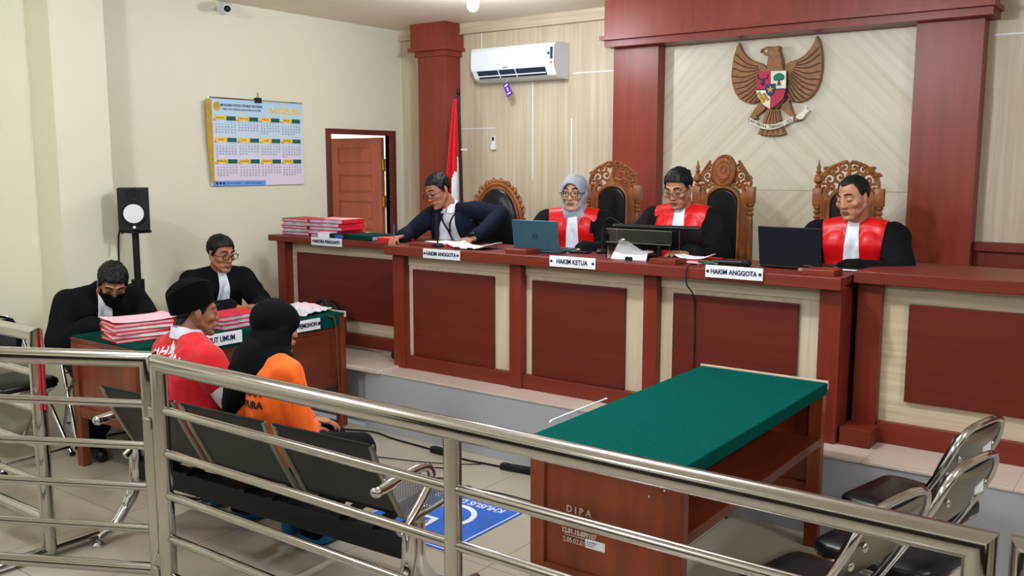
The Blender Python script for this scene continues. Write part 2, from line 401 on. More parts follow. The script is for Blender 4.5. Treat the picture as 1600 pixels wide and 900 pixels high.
plate(-5.04,-4.733,1.128,1.185,4.422,'PANITERA PENGGANTI','white plate lettered PANITERA PENGGANTI under the red files',None,.031,False)
# ---------------------------------------------------------------- green-topped desks
def desk(name,label,x0,x1,y0,y1,front,stencil=False):
    t=thing(name,label,'table',((x0+x1)/2,(y0+y1)/2,0)); W=dict(parent=t,world=True)
    MB().box(x0,x1,y0,y1,.715,.742,.003).obj('tabletop','teaky',**W)
    g=MB().box(x0+.006,x1+.004,y0+.008,y1-.012,.7425,.750,.003)
    if front=='desk': g.box(x1+.001,x1+.006,y0+.008,y1-.06,.665,.748,.001)
    else: g.box(x1+.001,x1+.006,y0+.008,y1-.01,.70,.748,.001)
    g.obj('felt_cover','green' if front!='desk' else 'dgreen',**W)
    MB().box(x0,x1+.008,y1-.012,y1+.002,.72,.757,.002).obj('rear_edge_strip','oakx',**W)
    sw=.06
    for (xa,xb) in ((x0,x0+sw),(x1-sw,x1)):
        for (ya,yb) in ((y0,y0+.045),(y1-.045,y1)):
            MB().box(xa,xb,ya,yb,0,.715,.003).obj('leg','teak',**W)
    for (ya,s) in ((y0,1),(y1-.03,-1)):
        zlo=.29 if front=='desk' else .23
        e=MB().box(x0+sw,x1-sw,ya+.002,ya+.03,.655,.715,.003).box(x0+sw,x1-sw,ya+.002,ya+.03,zlo,zlo+.06,.003).box(x0+sw,x1-sw,ya+.014,ya+.026,zlo+.05,.66)
        e.obj('end_panel','teak' if ya==y0 else 'teak',**W)
    if front=='desk':
        f=MB().box(x1-.03,x1-.004,y0+.045,y1-.045,.28,.33,.003).box(x1-.03,x1-.004,y0+.045,y1-.045,.64,.715,.003)
        for yy in (y0+.05,(y0+y1)/2-.03,y1-.11): f.box(x1-.03,x1-.004,yy,yy+.06,.32,.65,.003)
        f.box(x1-.026,x1-.014,y0+.05,y1-.05,.32,.65)
        f.obj('front_panel','teaky',**W)
    else:
        f=MB().box(x0+.004,x0+.03,y0+.045,y1-.045,.25,.715,.003); f.obj('front_panel','teaky',**W)
        MB().box(x0+.03,x1-.002,y0+.045,y1-.045,.485,.505,.002).box(x1-.022,x1-.002,y0+.045,y1-.045,.47,.507,.002).obj('shelf','teaky',**W)
    return t
td=desk('table','low wooden table with a bright green felt top standing inside the rail, empty',-1.832,-1.236,2.59,4.0,'table')
desk_=desk('desk','wooden prosecutors desk with dark green cloth and piles of red files',-5.0,-4.36,2.61,4.09,'desk')
M['stencil']=plain('faded white stencil paint',(196,186,176),.7)
fm=lambda x,z: Matrix.Translation((x+1.534,2.59+.0125-3.295,z))@FACE_MY
lettering('D I P A',.034,'stencil',td,fm(-1.635,.505),depth=.0008,bold=.0006,name='stencil_lettering')
lettering('THN.2000',.026,'stencil',td,fm(-1.632,.472),depth=.0008,bold=.0008,name='stencil_lettering')
lettering('12.01.15.039107',.025,'stencil',td,fm(-1.633,.425),depth=.0008,bold=.0009,name='stencil_lettering',sx=.85)
lettering('2.05.02.01.',.025,'stencil',td,fm(-1.65,.392),depth=.0008,name='stencil_lettering',sx=.9)
MB().box(-1.665,-1.60,2.601,2.6035,.485,.4865).obj('stencil_line','stencil',td,world=True); MB().box(-1.69,-1.578,2.601,2.6035,.4095,.411).obj('stencil_line','stencil',td,world=True)
lb=MB().box(-1.605,-1.527,2.6005,2.6035,.383,.414).obj('asset_sticker','plate',td,world=True)
MB().box(-1.60,-1.56,2.5995,2.601,.404,.406).box(-1.60,-1.565,2.5995,2.601,.397,.3985).box(-1.60,-1.57,2.5995,2.601,.390,.3915).obj('print_line','ink',lb,world=False).location=(1.534,-3.295,0)
for p in ((-1.36,.62),(-1.30,.655)): MB().ell((p[0],2.598 if p[0]<-1.3 else 2.588,p[1]),(.005,.004,.005)).obj('screw_head','steel',td,True,world=True)
# white stick leaning / lying on the far-left edge of the table
tag(MB().tube([(-1.845,2.73,.757),(-1.845,2.745,.763),(-1.845,3.14,.763)],.0035,8).obj('cable_trunking','plate',None,True),'thin white strip along the left edge of the green table','strip')
# desk plates facing the room (+X)
def plateY(y0,y1,z,h,text,label,size,off=0):
    t=thing('nameplate',label,'nameplate',(-4.345,(y0+y1)/2,z)); wd=y1-y0
    MB().box(-.004,.004,-wd/2,wd/2,-h/2,h/2,.001).obj('sign_board','plate',t)
    lettering(text,size,'ink',t,Matrix.Translation((.0052,off,0))@FACE_PX,sx=.8,bold=.001)
    return t
plateY(2.84,3.27,.722,.07,'PENUNTUT UMUM','white plate lettered PENUNTUT UMUM on the desk edge behind the man in the black cap',.043,.02)
p=plateY(3.47,3.86,.712,.068,'/ PEMOHON','white plate lettered PEMOHON on the desk edge behind the black headscarf',.038,.085)
MB().ell((.005,.185,0),(.002,.012,.012)).obj('emblem_dot','ink',p)
# ---------------------------------------------------------------- stainless rail
def rail(name,label,L,posts,loc,rz,zt=.985,feet=(),stub=None,cat='railing',group=None):
    """runs from local x=0 to x=L along the local x axis"""
    t=thing(name,label,cat,loc,rz,group); r=.031
    k=MB()
    def ring(fx): return [fx(math.cos(2*PI*i/28),math.sin(2*PI*i/28)) for i in range(28)]
    k.loft([ring(lambda a,b:(-a*r if 0 else a*r*-1,b*r,zt-.10)),ring(lambda a,b:(-a*r,b*r,zt+a*r)),ring(lambda a,b:(L+a*r,b*r,zt+a*r)),ring(lambda a,b:(L+a*r,b*r,zt-.10))])
    k.obj('handrail','steel',t,True)
    for z in (.815,.655,.495,.33): MB().cyl((.02,0,z),(L-.02,0,z),.0155,seg=20).obj('cross_rail','steel',t,True)
    MB().cyl((.02,0,.17),(L-.02,0,.17),.024,seg=20).obj('bottom_rail','steel',t,True)
    for x in posts: MB().cyl((x,0,.02),(x,0,zt-.02 if .1<x<L-.1 else zt-.09),.0255 if .1<x<L-.1 else .0305,seg=24).obj('post','steel',t,True)
    for x in feet: 
        MB().tube([(x,-.22,.028),(x,.22,.028)],.024,20).obj('foot_bar','steel',t,True)
    return t
r1=rail('railing','long polished steel rail across the front, in front of the seated pair',2.69,(.0,1.385,2.69),(-2.965,1.865,0),0)
for z in (.80,.23): MB().box(-.055,.0,-.02,.02,z-.02,z+.02,.004).box(-.075,-.03,-.03,.005,z-.06,z-.02,.004).obj('hinge','steel',r1)
g1=rail('rail_gate','open steel gate leaf at the left, swung towards the visitors',1.0,(.0,1.0),(-3.062,1.885,0),R(180+28))
r3=rail('railing','steel rail at far left behind the open gate, red strip on its post',1.5,(.0,1.5),(-3.90,1.885,0),R(180),feet=(.0,1.5))
MB().box(-.030,-.022,-.012,.012,.66,.965,.002).obj('red_strip','redcard',r3)
r4=rail('railing','steel rail starting at the bottom right corner',1.4,(.0,1.4),(-.195,1.87,0),0)
# ================================================================ wall things
# air conditioner
M['acwhite']=plain('glossy white appliance plastic',(226,232,236),.25,var=.005)
M['acdark']=plain('dark vent',(40,52,70),.5)
t=thing('air_conditioner','white wall air conditioner with open louver, high on the striped wall','air conditioner',(-4.5,YB-.004,2.51))
x0,x1=-.41,.41
pr=[(0,.135),(-.12,.135),(-.19,.12),(-.205,.09),(-.21,-.02),(-.20,-.06),(-.165,-.115),(-.12,-.135),(0,-.14)]
MB().prism(pr,x0,x1-.07,'yz').obj('housing','acwhite',t,True,auto=30)
pr2=[(y*1.03,z*1.03) for y,z in pr[1:]]; pr2=[(0,.139)]+pr2[:-1]+[(0,-.144)]
MB().prism(pr2,x1-.07,x1,'yz').obj('end_cap','acwhite',t,True,auto=30)
MB().prism([(-.192,.128),(-.212,.10),(-.218,-.02),(-.209,-.055),(-.205,-.055),(-.207,-.02),(-.203,.09),(-.185,.12)],x0-.004,x1-.075,'yz').obj('front_panel','acwhite',t,True,auto=30)
MB().prism([(-.206,-.055),(-.165,-.1155),(-.158,-.108),(-.196,-.05)],x0+.05,x1-.09,'yz').obj('air_outlet','acdark',t)
MB().box(x0+.05,x1-.09,-.192,-.186,-.102,-.094).obj('louver','acwhite',t)
for x in (-.14,.03): MB().prism([(-.211,-.055),(-.17,-.117),(-.163,-.108),(-.202,-.05)],x-.004,x+.004,'yz').obj('louver_rib','acwhite',t)
MB().box(.245,.275,-.2205,-.216,.01,.045,.001).obj('display_window','bulb' if 0 else 'paper',t)
MB().box(-.085,-.035,-.2165,-.212,-.042,-.036).obj('maker_mark','acdark',t)
MB().box(x1-.03,x1-.008,-.2225,-.216,.0,.09,.001).obj('energy_label','acdark',t)
MB().box(x1-.055,x1-.04,-.2225,-.216,.035,.055,.001).obj('green_mark','green',t)
MB().box(x1-.027,x1-.012,-.222,-.216,-.035,-.01,.001).obj('yellow_sticker','brass',t)
M['purple']=plain('purple card',(96,50,160),.5)
t=thing('tag_card','small purple card with white print hanging under the air conditioner','card',(-4.57,YB-.17,2.30))
c=MB().box(-.03,.03,-.0015,.0015,-.055,.055,.001); c.xf(Matrix.Rotation(R(-24),4,'Y')).obj('card','purple',t)
tr_=Matrix.Rotation(R(-24),4,'Y')
lettering('2',.042,'paper',t,Matrix.Translation((0,-.0025,0))@tr_@FACE_MY,depth=.0008,bold=.001)
for z_ in (.036,-.034): MB().box(-.018,.018,-.003,-.001,z_-.005,z_+.005).xf(tr_).obj('print_band','paper',t)
MB().tube([(-.02,0,.05),(-.015,.02,.085)],.001,6).obj('string','paper',t)
t=thing('remote_control','white remote control in a wall holder left of the carved chairs','remote',(-4.835,YB-.012,1.88))
MB().box(-.017,.017,-.012,.008,-.055,.055,.004).obj('remote_body','white',t); MB().box(-.011,.011,-.0135,-.01,.015,.045,.001).obj('display','black',t)
MB().box(-.022,.022,-.018,.012,-.062,-.02,.003).obj('holder','white',t)
# camera on the wall
t=thing('security_camera','white dome security camera at the top of the left wall','camera',(XL,4.38,2.84))
MB().cyl((0,0,0),(.05,0,0),.05,.04).obj('wall_mount','white',t,True); MB().tube([(.04,0,0),(.09,-.03,0),(.13,-.05,-.02)],.018,12).obj('arm','white',t,True)
MB().cyl((.09,-.02,.0),(.19,-.10,-.035),.032,.034).obj('camera_body','white',t,True); MB().ell((.195,-.103,-.036),(.024,.024,.024)).obj('lens','black',t,True)
# calendar
def calmat():
    m=N('pale blue to pink print'); v,p=m.pos(); f=m.math('DIVIDE',m.math('SUBTRACT',p[2],1.54),.65)
    m.base(m.ramp(f,[(0,(226,212,228)),(.35,(214,216,232)),(.7,(190,216,234)),(1,(170,206,230))])); m.set(.4); return m.m
M['calprint']=calmat()
M['gold']=plain('gold print',(196,160,60),.5); M['calyellow']=plain('yellow print',(240,200,60),.5); M['calgreen']=plain('green print',(24,92,76),.5); M['calink']=plain('dark print',(52,56,76),.5); M['calblue']=plain('blue print',(104,160,226),.5); M['calred']=plain('red print',(206,60,60),.5)
t=thing('wall_calendar','large blue paper calendar for 2026 hanging on the left wall','calendar',(XL+.012,4.66,1.86)); W_,H_=.89,.64
y0,y1,z0,z1=-.45,.44,-.325,.325
MB().box(-.0015,.0015,y0,y1,z0,z1).obj('sheet','calprint',t)
MB().box(-.004,.005,y0,y1+.005,z1-.006,z1+.006,.002).obj('top_bar','steel',t)
MB().box(0,.014,-.03,.03,z1-.02,z1+.02,.003).tube([(.005,-.01,z1+.015),(.005,0,z1+.06),(.005,.01,z1+.015)],.002,6).obj('hanging_clip','black',t)
MB().loft([[(.004,y0+.03,z1-.02),(.012,y0-.005,z1-.01),(.03,y0-.04,z1-.02)],[(.004,y0+.03,0),(.014,y0+.0,0),(.02,y0-.03,-.02)],[(.003,y0+.03,z0+.02),(.008,y0+.01,z0+.03),(.01,y0-.005,z0+.03)]],closed=False,cap=False).obj('curled_edge','gold',t,True)
fy=lambda y,z: Matrix.Translation((.0022,y,z))@FACE_PX
MB().lathe([(0,.0035),(.032,.0035),(.032,.0015)],(0,y0+.075,z1-.06),24,'x').obj('round_seal','gold',t)
lettering('MAHKAMAH AGUNG REPUBLIK INDONESIA',.027,'calink',t,fy(y0+.30,z1-.05),sx=.72,depth=.0006,bold=.0004)
lettering('DIREKTORAT JENDERAL BADAN PERADILAN UMUM',.021,'calink',t,fy(y0+.30,z1-.08),sx=.72,depth=.0006)
lettering('KALENDER 2026',.062,'calyellow',t,fy(y0+.71,z1-.075),sx=.68,depth=.001,bold=.002,shear=.2)
mon=['JANUARI','FEBRUARI','MARET','APRIL','MEI','JUNI','JULI','AGUSTUS','SEPTEMBER','OKTOBER','NOVEMBER','DESEMBER']
import calendar as _c
for k in range(12):
    r_,c_=divmod(k,4); yy=y0+.05+c_*.208; zz=z1-.145-r_*.16
    MB().box(.0012,.0026,yy,yy+.105,zz-.016,zz+.016).obj('month_tab','calyellow',t); MB().box(.0012,.0024,yy+.09,yy+.19,zz-.018,zz+.014).obj('month_strip','calgreen',t)
    MB().box(.0012,.0025,yy-.008,yy+.02,zz-.02,zz-.008).obj('red_flash','calred',t)
    lettering(mon[k]+' 2026',.017,'calink',t,Matrix.Translation((.0028,yy+.05,zz))@FACE_PX,sx=.7,depth=.0004)
    first,nd=_c.monthrange(2026,k+1); off=(first+1)%7; rows=[];d_=1
    txt=''
    for wk in range(6):
        ln=''
        for wd in range(7):
            if (wk==0 and wd<off) or d_>nd: ln+='   '
            else: ln+='%2d '%d_; d_+=1
        txt+=ln.rstrip()+'\n' if ln.strip() else ''
    # one mesh of dates per month, laid out on a grid
    mbd=bmesh.new(); dd=1
    cu=bpy.data.curves.new('x','FONT'); cu.size=.018; cu.align_x='CENTER'; cu.resolution_u=1; cu.extrude=.0003
    tmp=bpy.data.objects.new('x',cu); COL.objects.link(tmp)
    for wk in range(6):
        for wd in range(7):
            if (wk==0 and wd<off) or dd>nd: continue
            cu.body=str(dd); dg=bpy.context.evaluated_depsgraph_get(); dg.update()
            me=bpy.data.meshes.new_from_object(tmp.evaluated_get(dg)); me.transform(fy(yy+.012+wd*.0275,zz-.034-wk*.0195)); mbd.from_mesh(me); bpy.data.meshes.remove(me); dd+=1
    bpy.data.objects.remove(tmp)
    me=bpy.data.meshes.new('date_grid'); mbd.to_mesh(me); mbd.free(); me.materials.append(M['calink']); o=bpy.data.objects.new('date_grid',me); COL.objects.link(o); o.parent=t
MB().box(.001,.0022,y0+.01,y0+.50,z0,z0+.038).obj('footer_band','calblue',t)
for q in range(3): MB().lathe([(0,.003),(.011,.003),(.011,.001)],(0,y0+.05+.03*q,z0+.02),14,'x').obj('footer_icon','calink',t)
lettering('badilum.mahkamahagung',.018,'calink',t,fy(y0+.20,z0+.02),sx=.7,depth=.0005); lettering('www.badilum.mahkamahagung.go.id',.018,'calink',t,fy(y0+.38,z0+.02),sx=.62,depth=.0005)
# loudspeaker on a stand
t=thing('loudspeaker','black monitor loudspeaker with a pale cone, on the stand by the column','speaker',(-5.46,3.32,1.28),R(57))
MB().box(-.092,.092,-.11,.09,0,.27,.006).obj('cabinet','black',t)
MB().lathe([(.030,-.108),(.066,-.118),(.072,-.116),(.076,-.110),(.076,-.105)],(0,0,.105),32,'y').obj('woofer_ring','rubber',t,True)
MB().lathe([(.0,-.108),(.022,-.113),(.030,-.108),(.056,-.1185),(.060,-.117)],(0,0,.11),32,'y').obj('woofer_cone','white',t,True)
MB().lathe([(.0,-.112),(.014,-.113),(.018,-.108),(.038,-.113),(.042,-.110),(.042,-.107)],(0,0,.225),28,'y').obj('tweeter','rubber',t,True)
MB().lathe([(0,-.114),(.009,-.114),(.009,-.108)],(0,0,.024),14,'y').obj('power_light','paper',t)
t=thing('speaker_stand','black tripod stand holding the loudspeaker behind the seated masked man','stand',(-5.46,3.32,0))
MB().cyl((0,0,1.262),(0,0,1.278),.06).box(-.09,.09,-.06,.06,1.262,1.279).obj('top_plate','black',t)
MB().cyl((0,0,.45),(0,0,1.265),.021).obj('pole','black',t,True); MB().cyl((0,0,.2),(0,0,.90),.028).obj('lower_tube','black',t,True)
MB().cyl((0,0,.86),(0,0,.96),.04).ell((.0,-.045,.92),(.02,.03,.02)).obj('clamp','black',t,True)
for a in (20,140,260):
    ca,sa=math.cos(R(a)),math.sin(R(a)); MB().tube([(.02*ca,.02*sa,.62),(.24*ca,.24*sa,.02)],.012).tube([(.02*ca,.02*sa,.25),(.14*ca,.14*sa,.27)],.008).obj('leg','black',t,True)
tag(MB().tube(smoothpath([(-5.48,3.25,1.262),(-5.50,3.23,1.25),(-5.50,3.22,1.0),(-5.50,3.22,.5),(-5.52,3.2,.02)],6),.006,8).obj('speaker_cable','rubber',None,True),'thin black cord hanging beside the speaker stand pole','cable')
# flag
t=thing('flag','red and white national flag hanging from a dark pole beside the left pillar','flag',(-4.81,5.86,.39))
MB().cyl((0,0,.05),(-.055,0,1.86),.012).ell((-.056,0,1.885),(.016,.016,.03)).obj('pole','black',t,True)
MB().lathe([(.0,0),(.14,0),(.14,.02),(.04,.05),(.02,.10)],(0,0,0),24).obj('base','black',t,True)
def flag():
    mb=MB(); nu,nv=30,40; g=[]
    for j in range(nv+1):
        v=j/nv; z=1.83-1.15*v; xr=-.055+.055*(1.83-z)/1.8-.008; wd=.03+.20*v**.75
        g.append([mb.b.verts.new((xr-wd*(1-i/nu),-.012+.030*math.sin(i/nu*PI*5+v*2)*(.3+v),z-.03*math.sin(i/nu*PI*3)*v)) for i in range(nu+1)])
    for j in range(nv):
        for i in range(nu):
            f=mb.b.faces.new((g[j][i],g[j][i+1],g[j+1][i+1],g[j+1][i])); u=i/nu; v=j/nv
            f.material_index=1 if (v>.40 and u<.10) or (u>.60 and v>.36+(1-u)*.45) or v>.80 else 0
    return mb
o=flag().obj('cloth',['flagred','flagwhite'],t,True,auto=180); s_=o.modifiers.new('s','SOLIDIFY'); s_.thickness=.003
MB().box(-.03,.025,-.006,.006,1.42,1.43).obj('tie','paper',t)
# national eagle emblem, carved relief
G={
'wingL':[(-0.339, 0.34), (-0.357, 0.305), (-0.375, 0.251), (-0.385, 0.187), (-0.391, 0.113), (-0.38, 0.048), (-0.357, -0.009), (-0.32, -0.052), (-0.28, -0.075), (-0.235, -0.086), (-0.187, -0.076), (-0.159, -0.036), (-0.129, 0.053), (-0.127, 0.135), (-0.136, 0.161), (-0.157, 0.177), (-0.196, 0.192), (-0.241, 0.21), (-0.281, 0.24), (-0.312, 0.278)],
'wingR':[(0.201, 0.342), (0.221, 0.31), (0.236, 0.262), (0.246, 0.191), (0.247, 0.113), (0.237, 0.043), (0.217, -0.008), (0.187, -0.051), (0.148, -0.078), (0.098, -0.09), (0.046, -0.081), (0.017, -0.044), (-0.01, 0.047), (-0.018, 0.128), (-0.014, 0.155), (0.022, 0.181), (0.077, 0.195), (0.121, 0.217), (0.165, 0.262), (0.19, 0.308)],
'body':[(-0.156, 0.267), (-0.143, 0.289), (-0.119, 0.292), (-0.076, 0.286), (-0.046, 0.293), (-0.04, 0.282), (-0.043, 0.259), (-0.027, 0.223), (-0.021, 0.2), (-0.013, 0.155), (-0.004, 0.128), (0.015, 0.118), (0.025, -0.008), (0.004, -0.079), (-0.041, -0.123), (-0.088, -0.13), (-0.137, -0.11), (-0.17, -0.054), (-0.185, 0.001), (-0.182, 0.074), (-0.155, 0.118), (-0.127, 0.135), (-0.123, 0.162), (-0.122, 0.198), (-0.114, 0.231), (-0.123, 0.232), (-0.148, 0.237), (-0.154, 0.249)],
'legL':[(-0.167, -0.072), (-0.195, -0.108), (-0.228, -0.153), (-0.249, -0.189), (-0.245, -0.213), (-0.212, -0.19), (-0.182, -0.191), (-0.193, -0.173), (-0.155, -0.146), (-0.127, -0.12), (-0.118, -0.093)],
'legR':[(-0.014, -0.096), (-0.022, -0.123), (0.007, -0.151), (0.046, -0.18), (0.051, -0.198), (0.075, -0.217), (0.103, -0.208), (0.121, -0.209), (0.083, -0.185), (0.059, -0.153), (0.048, -0.117), (0.032, -0.071)],
'tail':[(-0.122, -0.12), (-0.135, -0.165), (-0.152, -0.22), (-0.17, -0.265), (-0.186, -0.297), (-0.169, -0.293), (-0.161, -0.307), (-0.144, -0.298), (-0.131, -0.312), (-0.118, -0.301), (-0.102, -0.314), (-0.089, -0.304), (-0.073, -0.317), (-0.061, -0.304), (-0.047, -0.315), (-0.034, -0.303), (-0.02, -0.312), (-0.006, -0.301), (0.017, -0.301), (0.003, -0.269), (-0.013, -0.223), (-0.03, -0.168), (-0.041, -0.123)],
'shield':[(-0.175, 0.124), (0.022, 0.12), (0.025, -0.008), (0.008, -0.061), (-0.032, -0.105), (-0.081, -0.13), (-0.128, -0.101), (-0.168, -0.05), (-0.186, 0.003), (-0.184, 0.074)],
'q1':[(-0.175, 0.124), (-0.083, 0.122), (-0.08, 0.006), (-0.186, 0.007), (-0.184, 0.074)],
'q2':[(-0.083, 0.122), (0.022, 0.12), (0.024, 0.004), (-0.08, 0.006)],
'q3':[(-0.185, -0.001), (-0.082, -0.003), (-0.081, -0.129), (-0.128, -0.099), (-0.166, -0.05)],
'q4':[(-0.08, -0.003), (0.025, -0.005), (0.008, -0.061), (-0.032, -0.103), (-0.079, -0.129)],
'inner':[(-0.118, 0.035), (-0.046, 0.04), (-0.046, 0.0), (-0.058, -0.031), (-0.08, -0.049), (-0.106, -0.028), (-0.118, 0.003)],
'ribbonR':[(0.079, -0.19), (0.101, -0.168), (0.137, -0.147), (0.147, -0.12), (0.156, -0.116), (0.155, -0.137), (0.178, -0.146), (0.151, -0.169), (0.132, -0.2), (0.114, -0.204)]}
M['feather']=plain('carved brown gold wood',(142,98,60),.4,var=.12,scale=30)
M['featherdark']=plain('dark groove wood',(100,66,42),.5)
M['shieldred']=plain('crimson enamel',(178,32,62),.4); M['shieldwhite']=plain('cream enamel',(232,226,204),.4); M['navy']=plain('navy enamel',(32,44,84),.4); M['enamelgreen']=plain('green enamel',(20,120,96),.4)
t=thing('eagle_emblem','carved brown eagle emblem with a quartered shield and motto ribbon, on the striped panel','emblem',(-2.30,YB-.035,2.20))
def relief(k,a,b,mat,name,bev=.006):
    o=MB().prism(G[k],a,b,'xz').obj(name,mat,t,True,auto=30); 
    if bev: m_=o.modifiers.new('b','BEVEL'); m_.width=bev; m_.segments=2
    return o
relief('wingL',-.035,0,'feather','wing'); relief('wingR',-.035,0,'feather','wing'); relief('body',-.06,0,'feather','torso'); relief('legL',-.04,0,'feather','leg',.003); relief('legR',-.04,0,'feather','leg',.003); relief('tail',-.03,0,'feather','tail',.003)
relief('shield',-.078,-.05,'navy','shield',.002)
for k,mm in (('q1','shieldred'),('q2','shieldwhite'),('q3','shieldwhite'),('q4','shieldred')): relief(k,-.082,-.074,mm,'shield_quarter',0)
relief('inner',-.088,-.078,'navy','inner_shield',.001)
st=[]; 
for i in range(10):
    a=PI/2+i*PI/5; r_=.028 if i%2==0 else .011; st.append((-.081+r_*math.cos(a),.000+r_*math.sin(a)))
MB().prism(st,-.092,-.088,'xz').obj('star','gold',t)
MB().ell((-.026,-.084,.082),(.038,.006,.024)).ell((-.045,-.084,.072),(.018,.006,.015)).ell((-.006,-.084,.072),(.018,.006,.015)).obj('tree_crown','enamelgreen',t,True)
MB().prism([(-.034,.03),(-.030,.065),(-.020,.065),(-.012,.03),(-.002,.026),(-.045,.026)],-.088,-.082,'xz').obj('tree_trunk','featherdark',t)
MB().tube(smoothpath([(-.172,-.085,.105),(-.168,-.085,.078),(-.15,-.085,.074),(-.137,-.085,.07),(-.124,-.085,.074),(-.106,-.085,.078),(-.102,-.085,.105)],4),.0035,8).ell((-.137,-.085,.052),(.014,.006,.022)).obj('bull_head','navy',t,True)
for q in range(2): MB().tube([(-.165+.035*q,-.084,-.015-.01*q),(-.15+.035*q,-.084,-.05-.005*q),(-.122+.03*q,-.084,-.082+.012*q)],[.010,.013,.009],8).obj('rice_and_cotton','gold',t,True)
# feather grooves follow the wing
for sgn,ox in ((-1,'wingL'),(1,'wingR')):
    tip=Vector((-.339,.34)) if sgn<0 else Vector((.201,.342)); root=Vector((-.135,.03)) if sgn<0 else Vector((-.005,.02))
    outer=G[ox][1:12]
    for k in range(1,13):
        f=k/13*(len(outer)-1); i=int(f); e=Vector(outer[i]).lerp(Vector(outer[min(i+1,len(outer)-1)]),f-i)
        inn=(Vector((-.20,.175)) if sgn<0 else Vector((.08,.18))).lerp(root,k/13)
        mid=e.lerp(inn,.5)+Vector((0,-.020))
        g=MB().tube([(p.x,-.036,p.y) for p in [Vector((q[0],q[1])) for q in smoothpath([(inn.x,inn.y,0),(mid.x,mid.y,0),(e.lerp(inn,.04).x,e.lerp(inn,.04).y,0)],5)]],[.004]*5+[.0045]*5+[.003],6)
        g.obj('feather_rib','featherdark' if 1 else 'feather',t,True)
for k in range(5): MB().tube([(-.10+.012*k,-.031,-.14),(-.15+.038*k,-.031,-.29)],.0035,6).obj('tail_rib','featherdark',t,True)
MB().ell((-.128,-.062,.262),(.008,.006,.008)).obj('eye','shieldwhite',t,True)
MB().tube(smoothpath([(-.145,-.045,.272),(-.162,-.05,.268),(-.166,-.05,.252)],4),[.011]*4+[.009]*4+[.004],8).obj('beak','featherdark',t,True)
rb=MB(); P_=[]; n=24
for i in range(n+1):
    u=i/n; x=-.235+.305*u; zc=-.198-.052*math.sin(PI*min(1,u*1.02)); P_.append((x,zc))
rb.loft([[(x,-.052,z+.017),(x,-.052,z-.017),(x,-.044,z-.017),(x,-.044,z+.017)] for x,z in P_]); rb.obj('motto_ribbon','shieldwhite',t)
relief('ribbonR',-.04,-.02,'shieldwhite','ribbon_tail',0)
tx='BHINNEKA TUNGGAL IKA'
for i,ch in enumerate(tx):
    if ch==' ': continue
    u=(i+.9)/(len(tx)+.8); x=-.235+.305*u; sl=-.052*PI*math.cos(PI*u)/.305; z=-.198-.052*math.sin(PI*u)
    lettering(ch,.027,'featherdark',t,Matrix.Translation((x,-.053,z))@Matrix.Rotation(-math.atan(sl),4,'Y')@FACE_MY,'letter',bold=.0008,sx=.62)
